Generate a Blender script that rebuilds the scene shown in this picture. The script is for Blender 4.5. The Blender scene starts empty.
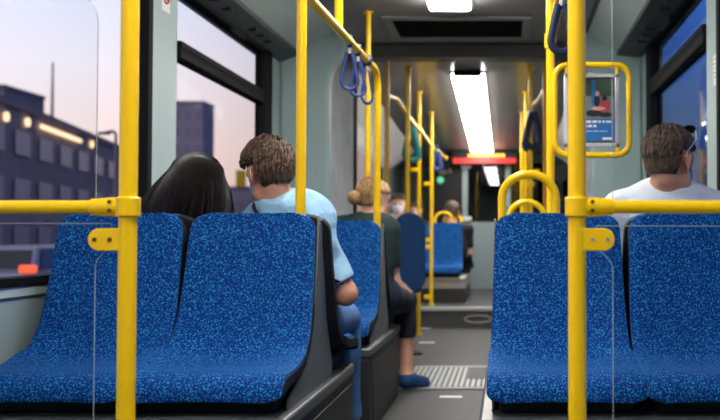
import bpy, bmesh, math, random
import numpy as np
from mathutils import Vector, Matrix, Euler
random.seed(7); np.random.seed(7)
S = bpy.context.scene
COL = S.collection
PI = math.pi

# ------------------------------------------------------------------ camera
F = 924.0; VX, HY = 507.0, 235.0; CAMZ = 0.90
PITCH = math.atan(25.0 / F)
cd = bpy.data.cameras.new('camera'); cam = bpy.data.objects.new('camera', cd); COL.objects.link(cam)
cam.location = (0, 0, CAMZ); cam.rotation_euler = (PI/2 + PITCH, 0, 0)
cd.sensor_fit = 'HORIZONTAL'; cd.sensor_width = 36; cd.lens = F/720*36
cd.shift_x = (360 - VX)/720; cd.shift_y = 0
cd.clip_start = .02; cd.clip_end = 2000
cd.dof.use_dof = True; cd.dof.focus_distance = 2.6; cd.dof.aperture_fstop = 3.6
S.camera = cam

def P(px, py, d):
    """point at depth d (metres along the bus) seen at pixel px, py"""
    u = (px - VX)/F; v = (210 - py)/F
    c, s = math.cos(PITCH), math.sin(PITCH)
    X, Y, Z = u, c - v*s, s + v*c
    k = d/Y
    return Vector((X*k, d, CAMZ + Z*k))

# ------------------------------------------------------------------ world (dusk sky: pale pink-lilac to the left, deep blue to the right)
w = bpy.data.worlds.new('dusk'); S.world = w; w.use_nodes = True
nt = w.node_tree; nt.nodes.clear()
def wn(t): return nt.nodes.new(t)
out = wn('ShaderNodeOutputWorld'); bg = wn('ShaderNodeBackground'); tc = wn('ShaderNodeTexCoord'); sp = wn('ShaderNodeSeparateXYZ')
nt.links.new(tc.outputs['Generated'], sp.inputs[0])
def ramp(stops, src):
    r = wn('ShaderNodeValToRGB'); e = r.color_ramp.elements
    while len(e) < len(stops): e.new(0.5)
    for i, (p, c) in enumerate(stops): e[i].position = p; e[i].color = (*c, 1)
    nt.links.new(src, r.inputs[0]); return r
west = ramp([(0, (.30, .25, .25)), (.02, (.74, .52, .46)), (.09, (.82, .63, .58)), (.17, (.76, .70, .76)), (.28, (.58, .66, .84)), (.6, (.45, .47, .60))], sp.outputs['Z'])
east = ramp([(0, (.02, .04, .11)), (.05, (.035, .070, .17)), (.13, (.045, .11, .32)), (.24, (.07, .20, .66)), (.45, (.16, .16, .24))], sp.outputs['Z'])
mr = wn('ShaderNodeMapRange'); mr.inputs['From Min'].default_value = .0; mr.inputs['From Max'].default_value = .14
nt.links.new(sp.outputs['X'], mr.inputs['Value'])
mx = wn('ShaderNodeMix'); mx.data_type = 'RGBA'
nt.links.new(mr.outputs[0], mx.inputs['Factor']); nt.links.new(west.outputs[0], mx.inputs['A']); nt.links.new(east.outputs[0], mx.inputs['B'])
nt.links.new(mx.outputs['Result'], bg.inputs[0]); bg.inputs[1].default_value = 1.2
nt.links.new(bg.outputs[0], out.inputs[0])

# ------------------------------------------------------------------ exposure
S.view_settings.view_transform = 'Standard'; S.view_settings.look = 'None'
S.view_settings.gamma = 1; S.view_settings.use_curve_mapping = False
S.view_settings.exposure = 0.45
LAMP_NEAR, LAMP_FAR = 21.0, 18.0

# ------------------------------------------------------------------ materials
M = {}
def lin(r, g, b):
    f = lambda c: (c/255/12.92) if c/255 <= .04045 else ((c/255+.055)/1.055)**2.4
    return (f(r), f(g), f(b))
def mat(name, col, rough=.5, metal=0, spec=.5, bump=0, bscale=80, var=0, vscale=6, bdist=.004, sheen=0, coat=0, emit=None, estr=0):
    m = bpy.data.materials.new(name); m.use_nodes = True
    n = m.node_tree.nodes; l = m.node_tree.links; b = n['Principled BSDF']
    b.inputs['Base Color'].default_value = (*col, 1); b.inputs['Roughness'].default_value = rough
    b.inputs['Metallic'].default_value = metal; b.inputs['Specular IOR Level'].default_value = spec
    b.inputs['Sheen Weight'].default_value = sheen; b.inputs['Coat Weight'].default_value = coat
    t = n.new('ShaderNodeTexCoord')
    if var:
        no = n.new('ShaderNodeTexNoise'); no.inputs['Scale'].default_value = vscale; no.inputs['Detail'].default_value = 4
        l.new(t.outputs['Object'], no.inputs['Vector'])
        r = n.new('ShaderNodeValToRGB'); r.color_ramp.elements[0].position = .3; r.color_ramp.elements[1].position = .7
        r.color_ramp.elements[0].color = (*[c*(1-var) for c in col], 1); r.color_ramp.elements[1].color = (*[min(1, c*(1+var)) for c in col], 1)
        l.new(no.outputs['Fac'], r.inputs[0]); l.new(r.outputs[0], b.inputs['Base Color'])
    if bump:
        no = n.new('ShaderNodeTexNoise'); no.inputs['Scale'].default_value = bscale; no.inputs['Detail'].default_value = 3
        l.new(t.outputs['Object'], no.inputs['Vector'])
        bp = n.new('ShaderNodeBump'); bp.inputs['Strength'].default_value = bump; bp.inputs['Distance'].default_value = bdist
        l.new(no.outputs['Fac'], bp.inputs['Height']); l.new(bp.outputs[0], b.inputs['Normal'])
    if emit:
        b.inputs['Emission Color'].default_value = (*emit, 1); b.inputs['Emission Strength'].default_value = estr
    M[name] = m; return m
def glass(name, tint, base=.04, gcol=(1, 1, 1), rough=0.0):
    m = bpy.data.materials.new(name); m.use_nodes = True; n = m.node_tree.nodes; l = m.node_tree.links; n.clear()
    o = n.new('ShaderNodeOutputMaterial'); mxs = n.new('ShaderNodeMixShader'); tr = n.new('ShaderNodeBsdfTransparent'); gl = n.new('ShaderNodeBsdfGlossy')
    tr.inputs[0].default_value = (*tint, 1); gl.inputs['Roughness'].default_value = rough; gl.inputs[0].default_value = (*gcol, 1)
    lw = n.new('ShaderNodeLayerWeight'); lw.inputs['Blend'].default_value = .5
    p = n.new('ShaderNodeMath'); p.operation = 'POWER'; p.inputs[1].default_value = 5; l.new(lw.outputs['Facing'], p.inputs[0])
    q = n.new('ShaderNodeMath'); q.operation = 'MULTIPLY_ADD'; q.inputs[1].default_value = 1-base; q.inputs[2].default_value = base; l.new(p.outputs[0], q.inputs[0])
    l.new(q.outputs[0], mxs.inputs[0]); l.new(tr.outputs[0], mxs.inputs[1]); l.new(gl.outputs[0], mxs.inputs[2]); l.new(mxs.outputs[0], o.inputs[0])
    M[name] = m; return m
def fabric(name):
    m = mat(name, (.01, .05, .25), rough=.85, sheen=.12, spec=.15)
    n = m.node_tree.nodes; l = m.node_tree.links; b = n['Principled BSDF']; t = n['Texture Coordinate']
    b.inputs['Sheen Roughness'].default_value = .4; b.inputs['Sheen Tint'].default_value = (.25, .6, 1, 1)
    dist = n.new('ShaderNodeTexNoise'); dist.inputs['Scale'].default_value = 60; l.new(t.outputs['Object'], dist.inputs['Vector'])
    add = n.new('ShaderNodeMix'); add.data_type = 'VECTOR'; add.inputs['Factor'].default_value = .012
    l.new(t.outputs['Object'], add.inputs['A']); l.new(dist.outputs['Color'], add.inputs['B'])
    v = n.new('ShaderNodeTexVoronoi'); v.feature = 'F1'; v.inputs['Scale'].default_value = 165; l.new(add.outputs['Result'], v.inputs['Vector'])
    n2 = n.new('ShaderNodeTexNoise'); n2.inputs['Scale'].default_value = 185; n2.inputs['Detail'].default_value = 1; l.new(t.outputs['Object'], n2.inputs['Vector'])
    r1 = n.new('ShaderNodeValToRGB'); r1.color_ramp.elements[0].position = .50; r1.color_ramp.elements[1].position = .56
    l.new(n2.outputs['Fac'], r1.inputs[0])
    r2 = n.new('ShaderNodeValToRGB'); r2.color_ramp.elements[0].position = .50; r2.color_ramp.elements[1].position = .62
    r2.color_ramp.elements[0].color = (1, 1, 1, 1); r2.color_ramp.elements[1].color = (0, 0, 0, 1)
    l.new(v.outputs['Distance'], r2.inputs[0])
    mul = n.new('ShaderNodeMath'); mul.operation = 'MULTIPLY'; l.new(r1.outputs[0], mul.inputs[0]); l.new(r2.outputs[0], mul.inputs[1])
    sc = n.new('ShaderNodeMix'); sc.data_type = 'RGBA'; sc.inputs['A'].default_value = (.004, .12, .42, 1); sc.inputs['B'].default_value = (.03, .28, .50, 1)
    l.new(v.outputs['Color'], sc.inputs['Factor'])
    c = n.new('ShaderNodeMix'); c.data_type = 'RGBA'; c.inputs['A'].default_value = (.0005, .028, .165, 1)
    l.new(mul.outputs[0], c.inputs['Factor']); l.new(sc.outputs['Result'], c.inputs['B']); l.new(c.outputs['Result'], b.inputs['Base Color'])
    bp = n.new('ShaderNodeBump'); bp.inputs['Strength'].default_value = .25; bp.inputs['Distance'].default_value = .002
    l.new(n2.outputs['Fac'], bp.inputs['Height']); l.new(bp.outputs[0], b.inputs['Normal'])
    return m
fabric('fabric')
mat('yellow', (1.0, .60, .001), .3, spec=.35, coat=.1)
mat('yellow_shaded', (.55, .27, .004), .35)  # same yellow paint, shadow at the joint put into the colour
mat('screw', (.10, .06, .01), .35, .5)
mat('wall', (.36, .455, .45), .5, var=.05, vscale=3)
mat('wall_pale', (.50, .58, .57), .5)
mat('joint_wall', (.36, .485, .48), .5, var=.06, vscale=2)
mat('cove', (.52, .60, .585), .5)
mat('soffit', (.075, .086, .086), .55)
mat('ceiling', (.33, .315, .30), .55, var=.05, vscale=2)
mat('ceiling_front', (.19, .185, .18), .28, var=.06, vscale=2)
mat('black', (.012, .012, .013), .4)
mat('rubber', (.008, .0085, .0095), .7, spec=.12)
mat('shell', (.011, .0125, .016), .65, spec=.2)
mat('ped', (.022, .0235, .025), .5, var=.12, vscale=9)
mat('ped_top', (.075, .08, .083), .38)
mat('side_grey', (.12, .138, .142), .4)
mat('steel', (.45, .44, .42), .4, .6)
mat('alu', (.70, .72, .74), .35, .5)
mat('white', (.80, .80, .78), .5)
mat('offwhite', (.62, .60, .56), .6)
mat('red', (.62, .03, .03), .45)
mat('floor', (.055, .058, .06), .5, spec=.12, var=.35, vscale=130)
mat('floor_edge', (.45, .46, .46), .4)
mat('riser', (.07, .072, .075), .45)
mat('grate', (.42, .43, .43), .45, .3)
mat('grate_dark', (.05, .052, .054), .6)
mat('bellows', (.48, .50, .52), .6, var=.15, vscale=5)
mat('dark_panel', (.012, .014, .018), .25)
mat('grey_panel', (.20, .25, .26), .45)
mat('strap_blue', (.007, .028, .16), .5)
mat('strap_navy', (.012, .02, .07), .5)
mat('skin', lin(224, 168, 140), .55, var=.08, vscale=14)
mat('skin_light_tan', lin(206, 150, 122), .55, var=.08, vscale=14)
mat('skin_tan', lin(186, 128, 100), .55, var=.08, vscale=14)
mat('shirt_blue', lin(148, 190, 216), .9, bump=.9, bscale=16, bdist=.02)
mat('shirt_grey', lin(208, 213, 222), .9, bump=.7, bscale=16, bdist=.02)
mat('shirt_green', lin(20, 44, 40), .85, bump=.3, bscale=25)
mat('shirt_pale', lin(196, 186, 186), .85)
mat('cloth_dark', lin(26, 28, 34), .85)
mat('jeans', lin(70, 112, 165), .85, bump=.3, bscale=60)
mat('shorts', lin(24, 30, 44), .85)
mat('shoe', lin(20, 64, 112), .7)
mat('sole', lin(120, 120, 118), .7)
mat('mask', lin(130, 180, 215), .8)
mat('mask_white', lin(215, 222, 228), .8)
mat('eye', (.03, .02, .015), .2)
mat('lens', (.01, .011, .014), .08)
def hairmat(name, c1, c2, rough=.42):
    m = mat(name, c1, rough, spec=.3); n = m.node_tree.nodes; l = m.node_tree.links
    no = n.new('ShaderNodeTexNoise'); no.inputs['Scale'].default_value = 40; no.inputs['Detail'].default_value = 3
    mp = n.new('ShaderNodeMapping'); mp.inputs['Scale'].default_value = (3, 3, .25); l.new(n['Texture Coordinate'].outputs['Object'], mp.inputs[0]); l.new(mp.outputs[0], no.inputs['Vector'])
    r = n.new('ShaderNodeValToRGB'); r.color_ramp.elements[0].position = .35; r.color_ramp.elements[1].position = .7
    r.color_ramp.elements[0].color = (*c1, 1); r.color_ramp.elements[1].color = (*c2, 1)
    l.new(no.outputs['Fac'], r.inputs[0]); l.new(r.outputs[0], n['Principled BSDF'].inputs['Base Color'])
hairmat('hair_black', (.004, .003, .003), (.016, .0105, .009), .38)
hairmat('hair_brown', (.04, .023, .015), (.19, .115, .072), .55)
hairmat('hair_dark', (.03, .02, .014), (.16, .105, .072), .6)
hairmat('hair_blonde', (.22, .12, .045), (.60, .38, .18))
glass('window_glass', (.95, .955, .97), .002, (.008, .008, .008))
glass('right_glass', (.86, .90, .97), .03, (.5, .5, .5))
glass('panel_glass', (.935, .95, .955), .001)
glass('dark_glass', (.20, .22, .26), .07)
mat('glass_edge', (.35, .42, .42), .3)
mat('lamp', (.9, .9, .9), .5, emit=(1, .97, .92), estr=LAMP_NEAR)
mat('lamp_far', (.9, .9, .9), .5, emit=(1, .96, .90), estr=LAMP_FAR)
mat('led_red', (.1, .01, .01), .4, emit=(1, .03, .02), estr=.75)
mat('led_amber', (.1, .05, .01), .4, emit=(1, .38, .02), estr=2.5)
mat('led_green', (.02, .1, .06), .4, emit=(.15, .8, .4), estr=.7)
mat('lit_window', (.2, .15, .1), .5, emit=(1, .72, .40), estr=2.0)
mat('street_light', (.3, .2, .1), .5, emit=(1, .66, .38), estr=1.6)
mat('facade', (.32, .25, .27), .8, var=.15, vscale=.6)
mat('facade_blue', (.42, .36, .44), .8, var=.12, vscale=.3)
mat('facade_brown', (.32, .25, .25), .8, var=.15, vscale=.5)
mat('facade_glass', (.31, .265, .31), .3)
mat('asphalt', (.05, .05, .055), .8, var=.2, vscale=2)
mat('car_paint', (.30, .30, .37), .3, .3, coat=.5)
mat('tail', (.3, .01, .01), .3, emit=(1, .09, .03), estr=1.7)
mat('tyre', (.015, .015, .015), .8)
mat('bag', (.012, .012, .014), .7)
mat('poster_blue', lin(30, 110, 175), .4)
mat('poster_green', lin(62, 84, 66), .4)
mat('poster_dark', lin(34, 34, 44), .4)
mat('poster_red', lin(205, 70, 80), .4)
mat('poster_grey', lin(120, 128, 130), .4)

# ------------------------------------------------------------------ mesh helpers
class MB:
    def __init__(s): s.v = []; s.f = []; s.m = []; s.mats = []
    def mi(s, m):
        if m not in s.mats: s.mats.append(m)
        return s.mats.index(m)
    def add(s, v, f, m=None):
        o = len(s.v); s.v += [tuple(p) for p in v]; s.f += [tuple(i+o for i in q) for q in f]
        s.m += [s.mi(m) if m else 0]*len(f); return s
    def box(s, x0, x1, y0, y1, z0, z1, m=None, rot=None, at=None):
        v = [Vector((x, y, z)) for x in (x0, x1) for y in (y0, y1) for z in (z0, z1)]
        if rot is not None: v = [rot @ p for p in v]
        if at is not None: v = [p + Vector(at) for p in v]
        return s.add(v, [(0, 1, 3, 2), (4, 6, 7, 5), (0, 4, 5, 1), (2, 3, 7, 6), (0, 2, 6, 4), (1, 5, 7, 3)], m)
    def tube(s, pts, r, n=14, closed=False, m=None, flat=1.0):
        pts = [Vector(p) for p in pts]; N = len(pts); rr = r if hasattr(r, '__len__') else [r]*N
        T = []
        for i in range(N):
            a = pts[(i-1) % N] if (closed or i > 0) else pts[i]; b = pts[(i+1) % N] if (closed or i < N-1) else pts[i]
            T.append((b-a).normalized())
        up = Vector((0, 0, 1)) if abs(T[0].z) < .9 else Vector((1, 0, 0))
        nrm = T[0].cross(up).normalized(); vs = []
        for i in range(N):
            if i > 0:
                nrm = (nrm - T[i]*nrm.dot(T[i])).normalized()
            bi = T[i].cross(nrm)
            for k in range(n):
                a = 2*PI*k/n; vs.append(pts[i] + (nrm*math.cos(a) + bi*math.sin(a)*flat)*rr[i])
        fs = []
        for i in range(N if closed else N-1):
            j = (i+1) % N
            for k in range(n):
                fs.append((i*n+k, i*n+(k+1) % n, j*n+(k+1) % n, j*n+k))
        if not closed: fs += [tuple(reversed(range(n))), tuple(range((N-1)*n, N*n))]
        return s.add(vs, fs, m)
    def disc(s, c, nrm, r, h, n=20, m=None, sx=1.0):
        nrm = Vector(nrm).normalized(); c = Vector(c)
        up = Vector((0, 0, 1)) if abs(nrm.z) < .9 else Vector((1, 0, 0))
        a = up.cross(nrm).normalized(); b = nrm.cross(a); vs = []
        for k in range(2):
            for i in range(n):
                t = 2*PI*i/n; vs.append(c + nrm*(h*k) + a*(r*sx*math.cos(t)) + b*(r*math.sin(t)))
        return s.add(vs, [tuple(reversed(range(n))), tuple(range(n, 2*n))] + [(i, (i+1) % n, n+(i+1) % n, n+i) for i in range(n)], m)
    def prism(s, poly, axis, a, b, m=None):
        """poly: 2-D points in the two other axes, extruded from a to b along axis"""
        def mk(p, t):
            q = list(p); q.insert(axis, t); return tuple(q)
        n = len(poly)
        return s.add([mk(p, a) for p in poly] + [mk(p, b) for p in poly],
                     [tuple(range(n)), tuple(reversed(range(n, 2*n)))] + [(i, n+i, n+(i+1) % n, (i+1) % n) for i in range(n)], m)
    def build(s, name, m=None, parent=None, smooth=True, bevel=0, seg=2, auto=40, kind=None, label=None, loc=None):
        me = bpy.data.meshes.new(name)
        vs = s.v
        if loc is not None: vs = [(p[0]-loc[0], p[1]-loc[1], p[2]-loc[2]) for p in vs]
        me.from_pydata(vs, [], s.f); me.validate(clean_customdata=False)
        for k in (s.mats if s.mats else [m]): me.materials.append(M[k])
        if s.mats and len(me.polygons) == len(s.m): me.polygons.foreach_set('material_index', s.m)
        bm = bmesh.new(); bm.from_mesh(me); bmesh.ops.recalc_face_normals(bm, faces=bm.faces)
        if smooth:
            for f in bm.faces: f.smooth = True
            for e in bm.edges:
                if len(e.link_faces) == 2 and e.calc_face_angle(0) > math.radians(auto): e.smooth = False
        bm.to_mesh(me); bm.free()
        o = bpy.data.objects.new(name, me); COL.objects.link(o)
        if loc is not None: o.location = loc
        if parent: o.parent = parent
        if bevel:
            b = o.modifiers.new('bevel', 'BEVEL'); b.width = bevel; b.segments = seg; b.limit_method = 'ANGLE'; b.angle_limit = math.radians(50)
        if kind: o['kind'] = kind
        if label: o['label'] = label
        return o
def tag(o, label, cat, group=None):
    o['label'] = label; o['category'] = cat
    if group: o['group'] = group
    return o
def thing(name, label, cat, loc=(0, 0, 0), group=None):
    o = bpy.data.objects.new(name, None); COL.objects.link(o); o.location = loc; o.empty_display_size = .05
    return tag(o, label, cat, group)
def struct(name, loc=(0, 0, 0)):
    o = bpy.data.objects.new(name, None); COL.objects.link(o); o.location = loc; o.empty_display_size = .05; o['kind'] = 'structure'; return o
def copy_tree(o, parent=None):
    c = o.copy(); COL.objects.link(c)
    if parent: c.parent = parent
    for ch in list(o.children): copy_tree(ch, c)
    return c
def fillet(pts, rad, seg=8, closed=False):
    pts = [Vector(p) for p in pts]; N = len(pts); out = []
    for i in range(N):
        if not closed and i in (0, N-1): out.append(pts[i]); continue
        a, b, c = pts[i-1], pts[i], pts[(i+1) % N]
        u = (a-b).normalized(); v = (c-b).normalized(); ang = u.angle(v)
        t = min(rad/math.tan(ang/2), (a-b).length*.49, (c-b).length*.49); r = t*math.tan(ang/2)
        p0 = b+u*t; p1 = b+v*t; cen = b + (u+v).normalized()*(r/math.sin(ang/2))
        e0 = p0-cen; e1 = p1-cen; th = e0.angle(e1)
        for k in range(seg+1):
            s = k/seg; out.append(cen + (e0*math.sin((1-s)*th) + e1*math.sin(s*th))/math.sin(th))
    return out

# ------------------------------------------------------------------ dimensions of the bus
XL, XR, XC = -1.58, 0.94, -0.32         # inner faces of the side walls, centre line
ZR = lambda z: z + CAMZ                 # heights above the eye
D_JOINT = 6.40                          # end of the rear car
ZC = ZR(1.42)                           # rear ceiling
Z_SOF = ZR(1.25)
Z_GT, Z_BT, Z_BB, Z_SILL = ZR(1.19), ZR(.932), ZR(.847), ZR(-.14)
Y0 = -2.6; Y1 = 14.2; D_STEP = 9.04; Z_UP = .19; D_FRONT = 12.2
zf = lambda d: ZR(1.37 - .052*(d-7))    # sloping front ceiling
# windows: (start, end)
W1 = (-1.9, 4.03); W2 = (4.40, 6.10); W3 = (8.9, 11.6); W2R = (4.33, 6.08)

# ------------------------------------------------------------------ structure
f = MB(); f.box(XL-.1, XR+.1, Y0, D_STEP, -.06, 0); f.build('floor', 'floor', kind='structure', smooth=False)
f = MB(); f.box(XL-.1, XR+.1, D_STEP+.03, Y1, -.06, Z_UP); f.build('floor_front', 'floor', kind='structure', smooth=False)
t = struct('trim_1')
MB().box(XL, XR, D_STEP, D_STEP+.03, 0, Z_UP-.03).build('riser', 'riser', t, smooth=False)
MB().box(XL, XR, D_STEP-.02, D_STEP+.06, Z_UP-.03, Z_UP+.005).build('nosing', 'floor_edge', t, bevel=.004)
p = P(478, 319, D_STEP); b = MB(); b.tube([(p.x+.13*math.cos(a), D_STEP-.004, p.z+.035*math.sin(a)) for a in np.linspace(0, 2*PI, 28)[:-1]], .006, 8, True); b.build('recess_ring', 'steel', t)

def wall(name, x0, x1, wins, ya, yb, zt=Z_GT):
    m = MB(); m.box(x0, x1, ya, yb, -.06, Z_SILL)                    # below the sill
    m.box(x0, x1, ya, yb, zt, ZC+.05)                             # above the glass
    y = ya
    for a, b_ in wins:
        m.box(x0, x1, y, a, Z_SILL, zt); y = b_
    m.box(x0, x1, y, yb, Z_SILL, zt)
    return m.build(name, 'wall', kind='structure', smooth=False)
wall('wall_left', XL-.09, XL, [W1, W2], Y0, D_JOINT+.1)
wall('wall_right', XR, XR+.09, [W1, W2R], Y0, D_JOINT+.1, Z_GT+.045)
wall('wall_left_front', XL-.09, XL, [W3], D_JOINT+1.0, Y1)
wall('wall_right_front', XR, XR+.09, [W3], D_JOINT+1.0, Y1)
MB().box(XL-.09, XR+.09, Y0-.08, Y0, -.06, ZC+.05).build('wall_back', 'wall', kind='structure', smooth=False)
MB().box(XL-.09, XR+.09, Y0-.08, 7.0, ZC, ZC+.06).build('ceiling', 'ceiling', kind='structure', smooth=False)
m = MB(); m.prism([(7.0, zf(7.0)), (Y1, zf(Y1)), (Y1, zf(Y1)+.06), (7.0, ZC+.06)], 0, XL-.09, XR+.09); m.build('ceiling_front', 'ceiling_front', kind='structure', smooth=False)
m = MB(); m.box(XL, XR, 6.80, 7.0, ZR(1.315), ZC); mat('beam', (.085, .082, .08), .5); m.build('trim_2', 'beam', kind='structure', bevel=.01)      # black beam over the joint
# coves and soffits on both sides (rear car)
for k, (sx, xw) in enumerate(((-1, XL), (1, XR))):
    xi = XC + sx*1.14                    # inner edge of soffit (x = -1.46 / .82)
    xi = -1.455 if sx < 0 else .765
    xt = -1.19 if sx < 0 else .55
    m = MB(); m.box(min(xw, xi), max(xw, xi), Y0, D_JOINT, Z_SOF, Z_SOF+.03)
    m.box(min(xw, xi), max(xw, xi), Y0, D_JOINT, Z_GT+.02, Z_SOF) if False else None
    m.prism([(xw, Z_GT+.01 if sx < 0 else Z_GT+.05), (xw, Z_SOF), (xi, Z_SOF)], 1, Y0, D_JOINT)
    m.build('trim_%d' % (3+k), 'soffit', kind='structure', smooth=False)
    t = struct('trim_%d' % (5+k))
    m = MB(); m.prism([(xi, Z_SOF+.03), (xt, ZC), (xw, ZC), (xw, Z_SOF+.03)], 1, Y0, D_JOINT); m.build('cove_panel', 'cove', t, smooth=False)
    m = MB(); m.box(xt-.012, xt+.012, Y0, D_JOINT, ZC-.012, ZC); m.build('edge_strip', 'black', t, smooth=False)
    b = MB()
    for y in (4.75, 4.95, 5.45, 5.62, 5.8):
        b.box(xi*.5+xw*.5-.03, xi*.5+xw*.5+.03, y, y+.03, (Z_GT+.01+Z_SOF)/2-.012, (Z_GT+.01+Z_SOF)/2+.004)
    b.build('latch_row', 'black', t, smooth=False)
# the joint end frame (cross walls either side of the passage)
for nm, xa, xb in (('wall_joint_left', XL, -1.235), ('wall_joint_right', .585, XR)):
    xin, xo = (xb, xa) if xa == XL else (xa, xb); s = 1 if xin > xo else -1
    pts = [(xo, 0), (xin, 0), (xin, ZR(1.05))] + [(xin + s*.10*(1-math.cos(a)), ZR(1.05) + .16*math.sin(a)) for a in np.linspace(.2, PI/2, 7)] + [(xin+s*.12, ZC), (xo, ZC)]
    m = MB(); m.prism(pts, 1, D_JOINT, D_JOINT+.10); m.build(nm, 'joint_wall', kind='structure', bevel=.03, seg=4, auto=30)
# bellows
for nm, x, s in (('wall_bellows_left', -1.235, -1), ('wall_bellows_right', .585, 1)):
    ys = np.linspace(D_JOINT+.1, 7.42, 17); prof = [(x + s*(.09 if i % 2 else 0), y) for i, y in enumerate(ys)]
    m = MB(); v = []; 
    for q in prof: v += [(q[0], q[1], 0), (q[0], q[1], ZC)]
    for q in reversed(prof): v += [(q[0]+s*.02, q[1], 0), (q[0]+s*.02, q[1], ZC)]
    n = len(v)//2; m.add(v, [(2*i, 2*((i+1) % n), 2*((i+1) % n)+1, 2*i+1) for i in range(n)]); m.build(nm, 'bellows', kind='structure', smooth=False)
    m = MB(); m.box(min(x-.02*s, x+s*.345), max(x-.02*s, x+s*.345), 7.42, 7.5, 0, zf(7.4)); m.build('trim_%d' % (7 if s < 0 else 8), 'rubber', kind='structure', bevel=.012)
# front-car coves
for k, (sx, xw) in enumerate(((-1, XL), (1, XR))):
    xt = xw - sx*.36
    m = MB(); a, b_ = 7.5, D_FRONT
    v = [(xw, a, Z_BT), (xw-sx*.13, a, Z_GT-.05), (xt, a, zf(a)), (xw, a, zf(a)), (xw, b_, Z_BT-.1), (xw-sx*.13, b_, Z_GT-.25), (xt, b_, zf(b_)), (xw, b_, zf(b_))]
    m.add(v, [(0, 1, 2, 3), (7, 6, 5, 4), (0, 4, 5, 1), (1, 5, 6, 2), (2, 6, 7, 3), (3, 7, 4, 0)])
    m.build('trim_%d' % (9+k), 'white', kind='structure', smooth=False)

# windows
def window(n, xw, s, a, b_, gl, vent):
    """xw inner wall face, s = outward direction, glass between a and b_"""
    t = struct('window_%d' % n, (xw, a, Z_SILL)); L = (xw, a, Z_SILL)
    xi, xo = xw - s*.018, xw + s*.05
    x0, x1 = min(xi, xo), max(xi, xo); BT, BB = (Z_BT, Z_BB) if s < 0 else (Z_BT+.065, Z_BB+.055); GT = Z_GT if s < 0 else Z_GT+.045
    m = MB()
    m.box(x0, x1, a, b_, GT-.01, GT+.05); m.box(x0, x1, a, b_, Z_SILL-.025, Z_SILL+.004)
    m.box(min(xw, xo), max(xw, xo), a-.002, a+.004, Z_SILL-.03, GT+.05); m.box(x0, x1, b_-.15 if vent else b_-.02, b_+.03, Z_SILL-.03, GT+.05)
    m.build('frame', 'rubber', t, bevel=.008, loc=None).location = (0, 0, 0)
    if vent:
        m = MB(); m.box(x0, x1, a+.004, b_-.15, BB, BT-.045); m.box(x0-.004 if s > 0 else x0, x1+.004 if s < 0 else x1, a+.004, b_-.15, BT-.035, BT)
        m.box(x0, x1, a+.004, b_-.15, BT-.05, BT-.03); m.build('transom', 'rubber', t, bevel=.006)
        m = MB(); c = (a+b_)/2+.05; m.box(xi-.02*(1 if s > 0 else 0), xi+.02*(1 if s < 0 else 0), c-.13, c+.13, GT-.05, GT-.005); m.build('vent_handle', 'rubber', t, bevel=.01)
        MB().box(xw+s*.012, xw+s*.018, a+.004, b_-.15, BT, GT-.01).build('vent_pane', gl, t, smooth=False)
        MB().box(xw+s*.022, xw+s*.028, a+.004, b_-.15, Z_SILL, BB).build('pane', gl, t, smooth=False)
    else:
        MB().box(xw+s*.022, xw+s*.028, a+.004, b_-.03, Z_SILL, GT-.01).build('pane', gl, t, smooth=False)
    for ch in t.children: ch.matrix_parent_inverse = Matrix.Translation(-Vector(L))
    return t
window(1, XL, -1, W1[0], W1[1], 'window_glass', False)
window(2, XL, -1, W2[0], W2[1], 'window_glass', True)
window(3, XR, 1, W1[0], W1[1], 'right_glass', False)
window(4, XR, 1, W2R[0], W2R[1], 'right_glass', True)
window(5, XL, -1, W3[0], W3[1], 'window_glass', False)
window(6, XR, 1, W3[0], W3[1], 'right_glass', False)
# sills
for k, (x0, x1) in enumerate(((XL, XL+.010), (XR-.010, XR))):
    m = MB(); m.box(x0, x1, Y0, D_JOINT, Z_SILL-.062, Z_SILL-.022); m.build('trim_%d' % (11+k), 'wall_pale', kind='structure', bevel=.006)

# front partition (driver's wall) with dark glass
XP = P(462, 250, D_FRONT).x
t = struct('wall_front')
MB().box(XP, XR, D_FRONT, D_FRONT+.05, Z_UP, P(480, 222, D_FRONT).z).build('lower_panel', 'grey_panel', t, smooth=False)
m = MB()
for px in (465, 508): 
    x = P(px, 200, D_FRONT).x; m.box(x-.035, x+.035, D_FRONT-.02, D_FRONT+.05, P(480, 222, D_FRONT).z, zf(D_FRONT))
m.build('post', 'grey_panel', t, smooth=False)
MB().box(XP, XR, D_FRONT-.01, D_FRONT+.05, P(480, 163, D_FRONT).z, zf(D_FRONT)).build('header', 'dark_panel', t, smooth=False)
MB().box(XP, XR, D_FRONT+.02, D_FRONT+.03, P(480, 222, D_FRONT).z, P(480, 163, D_FRONT).z).build('pane', 'dark_glass', t, smooth=False)
t = struct('door_1')
MB().box(P(430, 200, D_FRONT+.3).x, XP, D_FRONT+.3, D_FRONT+.36, Z_UP, zf(D_FRONT+.3)).build('leaf', 'dark_panel', t, smooth=False)
MB().box(XL, P(430, 200, D_FRONT+.3).x, Y1-.3, Y1-.2, Z_UP, zf(Y1)).build('wall_front_left', 'wall_pale', kind='structure', smooth=False)
MB().box(XP, XR, Y1-.1, Y1, Z_UP, zf(Y1)).build('wall_windscreen', 'dark_panel', kind='structure', smooth=False)

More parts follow.
